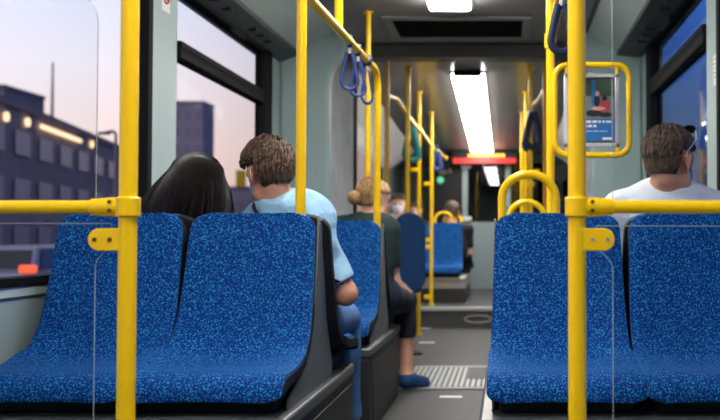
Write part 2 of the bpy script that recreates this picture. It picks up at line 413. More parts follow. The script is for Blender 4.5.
# ------------------------------------------------------------------ outside
MB().box(-400, 300, -60, 600, -.85, -.75).build('ground', 'asphalt', kind='structure', smooth=False)
def building(name, label, A, B, depth, z1, fac, wins=(0, 0), lit=(), z0=-.75, extra=None, wmat='facade_glass'):
    """A,B ground points of the facade seen from the bus; body goes 'depth' away from it"""
    A = Vector((A[0], A[1], 0)); B = Vector((B[0], B[1], 0)); u = (B-A); L = u.length; u.normalize(); n = Vector((-u.y, u.x, 0))
    if n.dot(A) < 0: n = -n                       # away from the camera
    ang = math.atan2(u.y, u.x); t = thing(name, label, 'building', (A.x, A.y, z0)); t.rotation_euler = (0, 0, ang)
    sg = 1 if Vector((-math.sin(ang), math.cos(ang), 0)).dot(n) > 0 else -1
    H = z1 - z0
    MB().box(0, L, min(0, sg*depth), max(0, sg*depth), 0, H).build('facade', fac, t, smooth=False)
    MB().box(-.15, L+.15, min(-sg*.15, sg*depth), max(-sg*.15, sg*depth), H, H+.35).build('parapet', fac, t, smooth=False)
    nx, nz = wins
    for i in range(nx):
        for k in range(nz):
            cw = L/nx; ch = H/(nz+.3)
            MB().box(cw*(i+.2), cw*(i+.8), -sg*.08-.02, -sg*.08+.02, ch*(k+.35), ch*(k+.85)).build('window', 'lit_window' if (i, k) in lit else wmat, t, smooth=False)
    if extra: extra(t, L, H, sg)
    return t
def ex1(t, L, H, sg):
    MB().box(L*.35, L*.58, -sg*.2-.05, -sg*.2+.05, H*.925, H*.955).build('light_strip', 'street_light', t, smooth=False)
    for fx, fz in ((.20, .92), (.29, .935), (.66, .95)):
        m = MB(); m.disc((L*fx, -sg*.1, H*fz), (0, -sg, 0), .24, .15, 14); m.build('facade_lamp', 'street_light', t)
    MB().tube([(L*.72, sg*3, H), (L*.72, sg*3, H+5.5)], [.14, .06], 6).build('mast', 'facade', t)
a, b_ = P(-60, 235, 39), P(128, 235, 75)
building('office_building', 'long dark low office building with a bright strip of lights, left window', (a.x, a.y), (b_.x, b_.y), 14, P(0, 100, 45).z, 'facade_brown', (9, 3), (), extra=ex1)
a, b_ = P(-140, 235, 92), P(2, 235, 92)
building('tower_block', 'taller dark block standing behind the long low office building', (a.x, a.y), (b_.x, b_.y), 8, P(42, 88, 92).z, 'facade', (6, 6))
a, b_ = P(150, 235, 160), P(202, 235, 160)
building('tower_block', 'narrow blue high-rise seen above the long black hair', (a.x, a.y), (b_.x, b_.y), 6, P(200, 103, 160).z, 'facade_blue', (5, 8))
def ex2(t, L, H, sg):
    p = P(240, 171, 120)
    MB().box(L*.30, L*.42, -sg*.4-.2, -sg*.4+.2, H+.3, H+2.4).build('roof_sign', 'yellow', t, smooth=False)
a, b_ = P(214, 235, 120), P(290, 235, 120)
building('low_building', 'low dark blue building with yellow roof sign, beside the brown-haired man', (a.x, a.y), (b_.x, b_.y), 20, P(240, 189, 120).z, 'facade_blue', (5, 2), (), extra=ex2)
a, b_ = P(600, 235, 82), P(900, 235, 60)
building('terrace_building', 'dark blue building low in the right window beyond the man in light grey', (a.x, a.y), (b_.x, b_.y), 10, P(690, 150, 70).z, 'facade_blue', (8, 3))
# street lamp
p = P(104, 133, 30); q = P(116, 130, 30)
t = thing('street_lamp', 'thin street lamp with a short arm beside the long office building', 'lamp', (q.x, 30, -.75))
MB().tube(fillet([(0, 0, 0), (0, 0, q.z+.75), (p.x-q.x, 0, p.z+.75)], .15), .05, 8).build('post', 'facade', t)
MB().disc((p.x-q.x, 0, p.z+.70), (0, 0, 1), .22, .08, 14, sx=.6).build('lamp_head', 'facade', t)
# car
def car():
    x1 = P(38, 268, 18).x; z0 = -.75
    t = thing('car', 'grey hatchback with a glowing red tail light outside the left window', 'car', (x1-.88, 18, z0))
    def loft(secs, nm, mt, bev=.0):
        m = MB(); n = len(secs[0]); v = []; 
        for s_ in secs: v += s_
        fs = [tuple(range(n)), tuple(reversed(range((len(secs)-1)*n, len(secs)*n)))]
        for i in range(len(secs)-1):
            for k in range(n): fs.append((i*n+k, i*n+(k+1) % n, (i+1)*n+(k+1) % n, (i+1)*n+k))
        m.add(v, fs); return m.build(nm, mt, t, bevel=bev, seg=3)
    def sec(y, w, zb, zt): return [(-w, y, zb), (-w*1.0, y, (zb+zt)*.5), (-w*.93, y, zt), (w*.93, y, zt), (w, y, (zb+zt)*.5), (w, y, zb)]
    loft([sec(0, .78, .35, .82), sec(.08, .84, .25, .92), sec(1.0, .88, .2, .96), sec(3.0, .88, .2, .95), sec(3.7, .84, .22, .84), sec(4.1, .72, .3, .68)], 'body', 'car_paint', .03)
    def cab(y, w, z): return [(-w, y, z), (w, y, z)]
    m = MB(); v = [(-.76, .10, .93), (.76, .10, .93), (.58, .55, 1.42), (-.58, .55, 1.42), (-.60, 2.1, 1.44), (.60, 2.1, 1.44), (.76, 3.0, .94), (-.76, 3.0, .94)]
    m.add(v, [(0, 1, 2, 3), (3, 2, 5, 4), (4, 5, 6, 7), (0, 3, 4, 7), (1, 6, 5, 2), (0, 7, 6, 1)]); m.build('cabin', 'car_paint', t, bevel=.05, seg=3)
    MB().add([(-.66, .135, .98), (.66, .135, .98), (.53, .475, 1.35), (-.53, .475, 1.35)], [(0, 1, 2, 3)]).build('rear_window', 'dark_panel', t)
    for s in (-1, 1):
        MB().add([(s*.772, .35, 1.0), (s*.772, 2.7, 1.0), (s*.635, 2.05, 1.37), (s*.625, .65, 1.37)], [(0, 1, 2, 3)]).build('side_window', 'dark_panel', t)
        m = MB(); m.box(s*.66-.15, s*.66+.15, -.03, .12, .92, 1.06); m.build('tail_light', 'tail', t, bevel=.03, seg=3)
        for y in (.75, 3.3):
            m = MB(); m.disc((s*.72, y, .31), (s, 0, 0), .31, .18, 24); m.build('wheel', 'tyre', t, bevel=.03)
    m = MB(); m.box(-.80, .80, -.05, .1, .38, .58); m.build('bumper', 'car_paint', t, bevel=.03, seg=3)
    return t
car()

# ------------------------------------------------------------------ seats
PEDZ = .395
def prof_curve():
    pts = [(.020, .578), (.040, .50), (.066, .40), (.095, .30), (.126, .21), (.155, .155), (.188, .125), (.235, .112), (.31, .108), (.40, .112), (.465, .114), (.507, .104), (.532, .082), (.540, .056), (.538, .044)]
    # Catmull-Rom resample
    out = []; n = 4
    for i in range(len(pts)-1):
        p0 = pts[max(0, i-1)]; p1 = pts[i]; p2 = pts[i+1]; p3 = pts[min(len(pts)-1, i+2)]
        for k in range(n):
            t = k/n
            out.append(tuple(.5*((2*p1[j]) + (-p0[j]+p2[j])*t + (2*p0[j]-5*p1[j]+4*p2[j]-p3[j])*t*t + (-p0[j]+3*p1[j]-3*p2[j]+p3[j])*t**3) for j in (0, 1)))
    out.append(pts[-1]); return out
PROF = prof_curve()
CUM = [0]
for a, b_ in zip(PROF, PROF[1:]): CUM.append(CUM[-1] + math.hypot(b_[0]-a[0], b_[1]-a[1]))
TOT = CUM[-1]; ICR = 26                  # row index where back and pan meet
def seat_surface(i0, i1, off, wadd, thick, nu=22, top_r=.055, edge=.012):
    """closed padded sheet along rows i0..i1 of the profile; front face moved back by off, 'thick' deep"""
    m = MB(); rows = list(range(i0, i1+1)); us = [2*k/nu-1 for k in range(nu+1)]
    def half(i):
        s = CUM[i]; h = .206 + .012*min(1, s/.45) + (.006 if i > ICR else 0)
        tt = s
        if tt < top_r: h -= top_r - math.sqrt(max(0, top_r**2 - (top_r-tt)**2))
        te = TOT - s
        if te < .03: h -= .03 - math.sqrt(max(0, .03**2 - (.03-te)**2))
        return h + wadd
    def wing(i):
        s = CUM[i]; sc = CUM[ICR]
        return .010 + .034*math.exp(-((s-sc)/.13)**2)
    def layer(extra):
        v = []
        for i in rows:
            a = PROF[max(0, i-1)]; c = PROF[min(len(PROF)-1, i+1)]
            ty, tz = c[0]-a[0], c[1]-a[1]; L = math.hypot(ty, tz); ny, nz = -tz/L, ty/L        # towards the sitter
            for u in us:
                rim = max(0, (abs(u)-.86)/.14)
                d = wing(i)*abs(u)**2.6 - off - extra - (edge*rim*rim if extra == 0 else 0)
                v.append((half(i)*u, PROF[i][0] + ny*d, PROF[i][1] + nz*d))
        return v
    A = layer(0); B = layer(thick); n = len(us); R = len(rows); o = len(A); fs = []
    for r in range(R-1):
        for k in range(n-1):
            q = (r*n+k, r*n+k+1, (r+1)*n+k+1, (r+1)*n+k); fs.append(q); fs.append(tuple(o+x for x in reversed(q)))
    for r in range(R-1):
        fs.append((r*n, (r+1)*n, o+(r+1)*n, o+r*n)); fs.append((r*n+n-1, o+r*n+n-1, o+(r+1)*n+n-1, (r+1)*n+n-1))
    for k in range(n-1):
        fs.append((k, o+k, o+k+1, k+1)); e = (R-1)*n; fs.append((e+k, e+k+1, o+e+k+1, o+e+k))
    return m.add(A+B, fs)
def make_seat(handle, wide):
    t = thing('bus_seat', 'x', 'seat')
    seat_surface(0, ICR, 0, 0, .03).build('backrest', 'fabric', t, auto=60)
    seat_surface(ICR, len(PROF)-1, 0, 0, .03).build('seat_cushion', 'fabric', t, auto=60)
    seat_surface(0, len(PROF)-1, .029, .018 if wide else .001, .024, edge=-.006).build('shell', 'shell', t, auto=50)
    m = MB(); m.box(-.19, .19, .14, .47, 0, .062); m.build('mount', 'shell', t, bevel=.012)
    if handle:
        x0, x1, hz = handle; r = (x1-x0)/2
        yh = -.012; pts = [(x0, yh, .50)] + [((x0+x1)/2 - r*math.cos(a), yh, .612 + hz + .082*math.sin(a)) for a in np.linspace(0, PI, 15)] + [(x1, yh, .50)]
        MB().tube(fillet(pts, .02, 2), .0145, 12).build('grab_handle', 'yellow', t)
    return t
PROTO = {}
def get_proto(handle, wide):
    if (handle, wide) not in PROTO: PROTO[(handle, wide)] = make_seat(handle, wide)
    return PROTO[(handle, wide)]
used = {}
def seat(x, d, back, label, handle=None, z=PEDZ, group=None):
    src = get_proto(handle, not back and x < 0 and d < 4)
    o = src if src.name not in used else copy_tree(src); used[src.name] = 1
    o.location = (x, d, z); o.rotation_euler = (0, 0, PI if back else 0)
    o['label'] = label
    if group: o['group'] = group
    return o
def pedestal(label, xa, xb, ya, yb, inner, d0, z0=0, h=PEDZ, mt='ped', wedge=None, wx=0):
    """bench box between xa and xb; 'inner' is the aisle-side x"""
    s = 1 if inner == xb else -1
    cx, cy = (xa+xb)/2, (ya+yb)/2; t = thing('seat_pedestal', label, 'seat base', (cx, cy, z0))
    m = MB(); m.box(xa-cx, xb-cx, ya-cy, yb-cy, 0, h-.045); m.build('body', mt, t, bevel=.006)
    g = .006
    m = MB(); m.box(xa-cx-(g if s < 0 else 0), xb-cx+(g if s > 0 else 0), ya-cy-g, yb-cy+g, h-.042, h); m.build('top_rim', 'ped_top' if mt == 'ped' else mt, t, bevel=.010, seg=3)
    xi = inner-cx
    m = MB(); m.box(min(xi, xi+s*.004), max(xi, xi+s*.004), ya-cy+.10, yb-cy-.05, .05, h-.075); m.build('side_panel', mt, t, bevel=.002)
    if wedge:
        c = d0-cy; m = MB(); xi = inner-cx
        xi += wx; q0 = .395-h; m.prism([(c+.008, .955-z0), (c+.045, .955-z0), (c+.062, .86), (c+.085, .795), (c+.14, .61), (c+.20, .52), (c+.24, h+.06), (c+.25, h), (c-.42, h), (c-.42, h+.030), (c-.25, h+.075), (c-.165, h+.125), (c-.10, .62), (c-.03, .795)], 0, xi-s*.002, xi+s*.006)
        tag(m.build('bench_side_panel', 'side_grey', None, bevel=.003), wedge, 'panel').location = (cx, cy, z0)
    return t
LX = (-.845, -1.285); RX = (.168, .613)
for i, d0 in enumerate((3.10, 4.68)):
    near = i == 0
    pedestal(['dark grey seat base under the nearest left bench', 'dark grey seat base in front of the man in light blue'][i], XL+.04, -.61, d0-.56, d0+.57, -.61, d0, wedge='grey tapering side panel between the backs of the %s left bench' % ['nearest', 'second'][i], wx=-.026)
    pedestal(['dark grey seat base under the nearest right bench', 'dark grey seat base hidden beyond the right bench'][i], -.072, XR-.04, d0-.56, d0+.57, -.072, d0, wedge='grey tapering side panel between the backs of the %s right bench' % ['nearest', 'second'][i], wx=.034)
    w_ = ['nearest', 'second'][i]
    g = ['seats of the nearest benches', 'seats of the second benches'][i]
    seat(LX[0], d0, True, ['blue speckled seat backing the man in light blue, left bench aisle side', 'blue speckled seat with the blonde woman\'s head above its back'][i], group=g)
    seat(LX[1], d0, True, ['blue speckled seat beside the left window, cut by the frame edge', 'blue speckled seat facing backwards beside the second left window'][i], group=g)
    seat(LX[0]+.010, d0+.085, False, ['seat the man in light blue sits on, black shell edge to the aisle', 'seat the blonde woman sits on, black shell edge to the aisle'][i], group=g)
    seat(LX[1], d0+.085, False, ['seat the long-haired woman sits on, beside the left window', 'empty forward seat beside the blonde woman'][i], group=g)
    seat(RX[0], d0, True, ['blue speckled seat on the right at the aisle, under the tall yellow arch', 'seat at the aisle in the second right bench, hidden behind the first'][i], (-.022, .158, -.02) if i == 1 else None, group=g)
    seat(RX[1], d0, True, ['blue speckled seat at far right, below the man in light grey', 'window seat in the second right bench, hidden behind the first'][i], group=g)
    seat(RX[0], d0+.085, False, ['aisle seat with tall yellow arch handle on its back, right side', 'forward aisle seat of the second right bench, hidden behind the first'][i], (-.185, .0, .02) if i == 0 else None, group=g)
    seat(RX[1], d0+.085, False, ['seat the man in light grey sits on, right window', 'forward window seat of the second right bench, hidden'][i], group=g)
# far seats on the raised front floor
pf = pedestal('brushed steel seat base on the raised front floor', -.93, -.44, 9.75, 10.9, -.44, 10.3, Z_UP, .265, 'steel', wedge=None)
m = MB(); m.box(-.25, .25, -.60, .585, 0, .15); m.build('plinth', 'ped', pf, bevel=.004)
for k, (x, d, lb) in enumerate(((-.70, 10.20, 'far blue seat with arch handle on the steel base, facing the viewer'), (-.62, 10.55, 'far blue seat behind the first on the steel base'))):
    s_ = seat(x, d, k == 0, lb, (-.095, .095, 0), Z_UP+.265, 'far seats on the steel base')
# oval folding seat by the yellow poles
t = thing('folding_seat', 'dark blue oval-backed folding seat beside the yellow poles', 'seat', (-.735, 6.95, 0)); t.rotation_euler = (0, 0, math.radians(14))
def stadium(w_, z0, z1, y, n=14):
    r = w_; return [(r*math.cos(a), y, z1-r + r*math.sin(a)) for a in np.linspace(0, PI, n)] + [(r*math.cos(a), y, z0+r + r*math.sin(a)) for a in np.linspace(PI, 2*PI, n)]
def pill(w_, z0, z1, y0, y1, nm, mt):
    A = stadium(w_, z0, z1, y0); B = stadium(w_, z0, z1, y1); n = len(A)
    m = MB(); m.add(A+B, [tuple(range(n)), tuple(reversed(range(n, 2*n)))] + [(i, n+i, n+(i+1) % n, (i+1) % n) for i in range(n)]); return m.build(nm, mt, t, bevel=.018, seg=3)
mat('oval_fabric', (.002, .045, .15), .8, var=.3, vscale=150); pill(.122, .46, 1.07, -.03, .03, 'backrest', 'oval_fabric'); pill(.118, .47, 1.06, .03, .045, 'shell', 'shell')
m = MB(); m.box(-.1, .1, .05, .11, .46, .80); m.build('folded_seat', 'fabric', t, bevel=.02, seg=3)
MB().tube([(0, .08, 0), (0, .08, .5)], .02).build('leg', 'shell', t)
m = MB(); m.box(-.1, .1, 0, .16, 0, .012); m.build('foot_plate', 'shell', t, bevel=.003)

# ------------------------------------------------------------------ poles, rails, near partitions
DP = 1.85
def screen(side):
    s = 1 if side == 'right' else -1; px = 577 if s > 0 else 128
    p = P(px, 207, DP); x = p.x; zr = p.z
    xw = XR if s > 0 else XL
    t = thing('grab_rail', 'nearest yellow pole and cross rail in front of the %s seats' % side, 'grab rail', (x, DP, 0))
    MB().tube([(0, 0, 0), (0, 0, ZC)], .0180, 24).build('pole', 'yellow', t)
    MB().disc((0, 0, 0), (0, 0, 1), .045, .012, 24).build('floor_flange', 'yellow', t, bevel=.003)
    MB().tube([(s*.03, 0, zr), (xw-x-s*.004, 0, zr)], .0132, 20).build('rail', 'yellow', t)
    MB().disc((xw-x-s*.012, 0, zr), (s, 0, 0), .035, .010, 20).build('wall_flange', 'yellow', t)
    # clamp: sleeve round the pole and sleeve round the rail
    c = MB().tube([(0, 0, zr-.0195), (0, 0, zr-.0175), (0, 0, zr+.0175), (0, 0, zr+.0195)], [.0225, .0245, .0245, .0225], 24)
    c.tube([(s*.004, 0, zr), (s*.030, 0, zr), (s*.050, 0, zr), (s*.072, 0, zr), (s*.074, 0, zr)], [.0195, .0195, .0178, .0165, .0145], 22)
    cl = c.build('clamp', 'yellow', t)
    for dz in (.0098, -.0078):
        MB().disc((s*.029, -.0195, zr+dz), (0, -1, 0), .0040, .0022, 12).build('screw', 'screw', cl)
    # bracket holding the glass
    zb = P(px, 239.5, DP).z; h = .0225; L = .074
    pts = [(0, zb-h), (s*(L-h), zb-h)] + [(s*(L-h+h*math.sin(a)), zb-h*math.cos(a)) for a in np.linspace(.15, PI-.15, 12)] + [(s*(L-h), zb+h), (0, zb+h)]
    b = MB(); b.prism(pts, 1, -.014, .010); br = b.build('bracket', 'yellow', t, bevel=.002)
    for dx in (.030, .060):
        MB().disc((s*dx, -.014, zb), (0, -1, 0), .0042, .003, 12).build('screw', 'screw' if s < 0 else 'steel', br)
    # glass panels
    ex = P(613 if s > 0 else 94.5, 330, DP).x
    def pane(label, z0, z1, cut):
        a, b2 = ex, xw - s*.01
        q = thing('glass_panel', label, 'glass panel', ((a+b2)/2, DP, z0)); cx = (a+b2)/2
        if cut == 'low':
            poly = [(a-cx, 0), (a-cx, z1-z0-.075)] + [(a-cx+s*(-.0+.0)-s*.033*(1-math.cos(t_)), z1-z0-.075+.034*math.sin(t_)) for t_ in (.4, .8, 1.2, 1.5)][:0]
            poly = [(a-cx, 0), (a-cx, z1-z0-.085), (a-cx-s*.004, z1-z0-.072), (a-cx-s*.022, z1-z0-.052), (a-cx-s*.030, z1-z0-.042), (a-cx-s*.032, z1-z0), (b2-cx, z1-z0), (b2-cx, 0)]
        else:
            H = z1-z0; r = .06
            poly = [(a-cx, 0)] + [(a-cx + s*r*(1-math.cos(t_)), H-r + r*math.sin(t_)) for t_ in np.linspace(0, PI/2, 7)] + [(b2-cx, H), (b2-cx, 0)]
        m = MB(); m.prism(poly, 1, -.003, .003); m.build('pane', 'panel_glass', q, smooth=False)
        # polished edges read as thin lines
        loop = [Vector((p_[0], 0, p_[1])) for p_ in poly]
        e = MB(); e.tube(loop[:-1], .0009, 6); e.build('polished_edge', 'glass_edge', q)
    zl = P(px, 223.5 if s < 0 else 226, DP).z
    pane('lower clear glass panel under the %s cross rail' % side, .10, zl, 'low')
    pane('upper clear glass panel above the %s cross rail' % side, zr+.016, P(px, -8 if s < 0 else -30, DP).z, 'up')
screen('left'); screen('right')

def pole(name, label, x, y, z0, z1, r=.0175, mt='yellow', clamps=(), group=None, loc_extra=None):
    t = thing(name, label, 'pole', (x, y, z0))
    MB().tube([(0, 0, 0), (0, 0, z1-z0)], r, 16).build('tube', mt, t)
    MB().disc((0, 0, z1-z0-.012), (0, 0, 1), r*1.9, .012, 18).build('ceiling_flange', mt, t)
    if z0 < .3: MB().disc((0, 0, 0), (0, 0, 1), r*1.9, .012, 18).build('floor_flange', mt, t)
    for z, s in clamps:
        m = MB(); m.box(min(0, s*.075), max(0, s*.075), -.02, .02, z-z0-.022, z-z0+.022); m.build('clamp', mt, t, bevel=.01, seg=3)
    return t
def zat(px, py, d): return P(px, py, d).z
# aisle-side pole rising from the left bench, and the bent rail running forward to the second bench
xa = P(301, 190, 3.12).x
pole('grab_pole', 'yellow pole rising from the left bench in front of the light blue shirt', xa, 3.115, PEDZ+.001, ZC)
xr = P(377.5, 150, 4.69).x; zr_ = P(374, 71, 4.66).z
t = thing('overhead_rail', 'bent yellow rail sloping from top left down to the second bench', 'rail', (xr, 4.69, PEDZ))
pts = fillet([(xa-xr, 3.115-4.69, zr_-PEDZ), (0, -.005, zr_-PEDZ), (0, 0, .001)], .10, 10)
MB().tube(pts, .0175, 16).build('tube', 'yellow', t)
m = MB(); m.tube([(xa-xr, 3.115-4.69, zr_-PEDZ-.03), (xa-xr, 3.115-4.69, zr_-PEDZ+.03)], .024, 16); m.build('clamp', 'yellow', t, bevel=.004)
def rail_at(d): 
    k = (d-3.115)/(4.69-3.115); return Vector((xa+(xr-xa)*k, d, zr_))
d_ = 3.72; q = rail_at(d_); pole('drop_tube', 'short yellow tube between the ceiling and the bent left rail', q.x, d_, zr_, ZC)
pole('grab_pole', 'yellow pole from the ceiling just left of the bent rail, behind the blue straps', P(368, 100, 5.85).x, 5.85, 0, ZC)
pole('grab_pole', 'shaded yellow pole at the joint, right behind the blonde hair', P(387, 100, 6.95).x, 6.95, 0, zf(7.0)-.001, mt='yellow_shaded')
pole('grab_pole', 'yellow pole with a side clamp, left of the red sign, nearer one', P(408, 100, 7.4).x, 7.4, 0, zf(7.4))
pole('grab_pole', 'yellow pole passing behind the oval seat back', P(419, 150, 8.35).x, 8.35, 0, zf(8.35), clamps=((zat(419, 170, 8.35), -1),))
pole('grab_pole', 'yellow pole standing on the edge of the step', P(431.5, 200, 9.35).x, 9.35, Z_UP, zf(9.35), clamps=((zat(431, 184, 9.35), -1), (zat(431, 247, 9.35), -1), (zat(431, 297, 9.35), -1), (zat(431, 240, 9.35), -1)))
pole('grab_pole', 'brown-shaded pole at the joint, left of the poster frame', P(545, 120, 6.95).x, 6.95, 0, zf(7.0)-.001, mt='yellow_shaded')
pole('grab_pole', 'rightmost of the far yellow poles at right of the aisle', P(530.5, 120, 7.4).x, 7.4, 0, zf(7.4), clamps=((zat(530, 172, 7.4), 1),))
pole('grab_pole', 'middle of the far yellow poles at right of the aisle', P(526, 120, 8.35).x, 8.35, 0, zf(8.35), clamps=((zat(526, 184, 8.35), 1),))
pole('grab_pole', 'farthest of the yellow poles at right of the aisle', P(522, 120, 9.35).x, 9.35, Z_UP, zf(9.35))
# right side: pole with the poster holder and its rail
xp = P(550.5, 100, 3.86).x
pole('grab_pole', 'yellow pole carrying the poster frame, left of the nearest right pole', xp, 3.86, PEDZ, ZC)
zrr = P(557, -6, 3.1).z
t = thing('overhead_rail', 'yellow rail at top right, carrying the dark blue strap', 'rail', (xp, 3.86, zrr))
MB().tube(fillet([(.0, -1.0, ZC-zrr), (.0, -.9, .0), (0, -.03, 0)], .08, 8), .0175, 16).build('tube', 'yellow', t)
MB().tube([(0, 0, -.03), (0, 0, .03)], .0245, 16).build('clamp', 'yellow', t)
# far bent handrails near the ceiling
def far_rail(label, pts):
    o = pts[0]; t = thing('overhead_rail', label, 'rail', o)
    MB().tube([Vector(p_)-Vector(o) for p_ in fillet(pts, .12, 6)], .016, 12).build('tube', 'yellow', t)
    for p_ in (pts[0], pts[-1]): MB().disc(Vector(p_)-Vector(o), Vector(pts[1])-Vector(pts[0]), .024, .03, 12).build('clamp', 'yellow', t)
far_rail('far left handrail stepping down from the shaded pole', [P(387, 96, 6.95), P(397, 99, 7.2), P(408, 116, 7.42), P(420, 131, 8.33)])
far_rail('far right handrail stepping down beside the dark straps', [P(545, 90, 6.95), P(540, 98, 7.2), P(531, 108, 7.42), P(526, 130, 8.33)])
far_rail('farthest left handrail with the bright blue strap', [P(419, 128, 8.36), P(431, 145, 9.35), P(446, 158, 11.5)])

# hanging straps
def strap(label, top, length, width, mt, yaw=0, tilt=0, group=None, th=.006):
    t = thing('hanging_strap', label, 'strap', top); t.rotation_euler = (tilt, 0, yaw)
    pts = [(-.006, 0, -.03), (-.012, 0, -.06)]
    n = 16; zb = -length+width*.5
    loop = [(-.010, 0, -.045), (-width*.30, 0, -length*.45)] + [(width/2*math.cos(a), 0, zb + width/2*math.sin(a)) for a in np.linspace(PI, 2*PI, n)] + [(width*.30, 0, -length*.45), (.010, 0, -.045)]
    m = MB(); m.tube(loop, th, 8, False, flat=2.4); m.build('loop', mt, t)
    m = MB(); m.tube([(0, .0245*math.cos(a), .0245*math.sin(a)) for a in np.linspace(0, 2*PI, 18)[:-1]], .005, 8, True, flat=2.0); m.build('clip', mt if 'navy' not in mt else 'steel', t)
    MB().tube([(0, 0, -.022), (0, 0, -.05)], .009, 10).build('buckle', 'steel', t)
    return t
for px, d, lb, ya in ((349, 3.95, 'blue hanging strap on the left rail, leftmost and nearest of the three', .25), (358.5, 4.14, 'blue hanging strap on the left rail, middle of the three', .35), (367, 4.38, 'blue hanging strap on the left rail, farthest of the three', .9)):
    q = rail_at(d); strap(lb, q, .205, .070, 'strap_blue', ya, th=.0032)
strap('dark blue hanging strap at the top right beside the near pole', (xp, 3.06, zrr), .205, .075, 'strap_navy', .15, th=.0055)
for px, py, d, lb, mt in ((533, 106, 7.35, 'dark strap hanging at the far right poles, nearer one', 'strap_navy'), (529, 122, 8.0, 'blue strap hanging at the far right poles, farther one', 'strap_blue'), (437, 147, 9.8, 'bright blue strap hanging left of the red sign', 'strap_blue'), (412, 122, 7.9, 'teal strap hanging from the far left handrail', 'strap_teal')):
    if mt == 'strap_teal': 
        mat('strap_teal', (.02, .20, .22), .5)
    strap(lb, P(px, py, d), .33 if mt != 'strap_blue' else .24, .12 if mt != 'strap_blue' else .09, mt, .3, th=.011)

# ------------------------------------------------------------------ poster holder
D3 = 3.83
cx, cz = P(592, 110, D3).x, P(592, 110, D3).z
t = thing('poster_holder', 'rounded yellow tube frame fixed to the pole around the poster', 'frame', (cx, D3, cz))
hw, hh = .155, .188
MB().tube(fillet([(-hw, 0, -hh), (hw, 0, -hh), (hw, 0, hh), (-hw, 0, hh)], .055, 8, True), .0125, 14, True).build('tube_frame', 'yellow', t)
for sx, sz in ((-.105, 1), (.105, 1), (-.105, -1), (.105, -1)):
    MB().tube([(sx, 0, sz*hh), (sx, 0, sz*(hh-.055))], .008, 10).build('clip', 'yellow', t)
t = thing('poster', 'small poster with blue lower band in an aluminium frame', 'poster', (cx-.002, D3, cz-.002))
pw, ph = .115, .152
m = MB()
m.box(-pw, -pw+.018, -.010, .010, -ph, ph); m.box(pw-.018, pw, -.010, .010, -ph, ph); m.box(-pw, pw, -.010, .010, ph-.016, ph); m.box(-pw, pw, -.010, .010, -ph, -ph+.016)
m.build('poster_frame', 'alu', t, bevel=.003)
def R(m, x0, x1, z0, z1, y, mt): m.add([(x0, y, z0), (x1, y, z0), (x1, y, z1), (x0, y, z1)], [(0, 1, 2, 3)], mt)
def E(m, x, z, rx, rz, y, mt): 
    n = 18; m.add([(x+rx*math.cos(2*PI*i/n), y, z+rz*math.sin(2*PI*i/n)) for i in range(n)], [tuple(range(n))], mt)
m = MB(); m.box(-pw+.012, pw-.012, 0, .006, -ph+.01, ph-.01, 'poster_green')
m.build('backing', None, t, smooth=False)
m = MB(); y = -.001
R(m, -.095, .095, -.127, -.035, y, 'poster_blue')
R(m, -.095, .095, -.035, .06, y, 'poster_grey'); R(m, -.095, .095, .06, .127, y, 'poster_green')
R(m, .0, .018, .02, .127, y-.0006, 'poster_blue'); R(m, -.06, -.045, .03, .127, y-.0006, 'poster_dark')
E(m, .052, .018, .024, .026, y-.001, 'poster_red'); E(m, .022, .040, .012, .026, y-.0013, 'poster_dark'); E(m, .024, .070, .009, .011, y-.0014, 'skin')
E(m, .054, .052, .010, .012, y-.0014, 'poster_dark'); E(m, .01, -.012, .036, .014, y-.0016, 'poster_dark'); E(m, -.05, .025, .022, .05, y-.0012, 'poster_dark'); E(m, .03, .008, .03, .008, y-.0018, 'skin')
E(m, .058, -.018, .03, .01, y-.0017, 'poster_dark')
x = -.085
random.seed(3)
for z, h_, lim in ((-.052, .010, .085), (-.070, .010, .015), (-.088, .003, .06)):
    x = -.085
    while x < lim:
        l_ = random.uniform(.010, .026); R(m, x, min(x+l_, lim+.005), z, z+h_, y-.001, 'white'); x += l_+.005
R(m, .045, .085, -.122, -.112, y-.001, 'white')
m.build('print', None, t, smooth=False)

# ------------------------------------------------------------------ ceiling fittings
def lamp(label, xc, y0, y1, z0, z1, w_, mt, grp):
    t = thing('ceiling_light', label, 'ceiling light', (xc, (y0+y1)/2, min(z0, z1))); cy = (y0+y1)/2; zz = min(z0, z1)
    def sl(y): return z0 + (z1-z0)*(y-y0)/(y1-y0) - zz
    def slab(x0, x1, ya, yb, t0, t1, nm, mm, bev):
        m = MB(); v = []
        for x in (x0, x1):
            for yy in (ya, yb):
                for tt in (t0, t1): v.append((x, yy-cy, sl(yy)+tt))
        m.add(v, [(0, 1, 3, 2), (4, 6, 7, 5), (0, 4, 5, 1), (2, 3, 7, 6), (0, 2, 6, 4), (1, 5, 7, 3)]); return m.build(nm, mm, t, bevel=bev, seg=4)
    slab(-w_/2, w_/2, y0+.012, y1-.012, -.05, -.004, 'diffuser', mt, .016)
    slab(-w_/2-.02, w_/2+.02, y0, y1, -.012, 0, 'housing', 'soffit', .004)
    slab(-w_*.42, w_*.42, y1-.01, y1+.05, -.04, 0, 'end_cap', 'rubber', .006)
    if mt == 'lamp' or label.startswith('first'): slab(-w_*.42, w_*.42, y0-.05, y0+.01, -.04, 0, 'end_cap', 'rubber', .006)
    else: slab(-w_*.5, w_*.5, y0-.02, y0, -.060, -.040, 'end_cap', 'soffit', .002)
    return t
xl = P(452, 8, 5.8).x
names = ['rearmost ceiling light, behind the viewer', 'ceiling light overhead behind the viewer', 'ceiling light above the near seats, outside the frame', 'rectangular white ceiling light at the top edge, before the roof hatch']
for k, y1 in enumerate((.40, 2.2, 4.0, 5.64)):
    lamp(names[k], xl, y1-1.35, y1, ZC-.001, ZC-.001, .25, 'lamp', None)
fl = ['first', 'second', 'third', 'fourth']
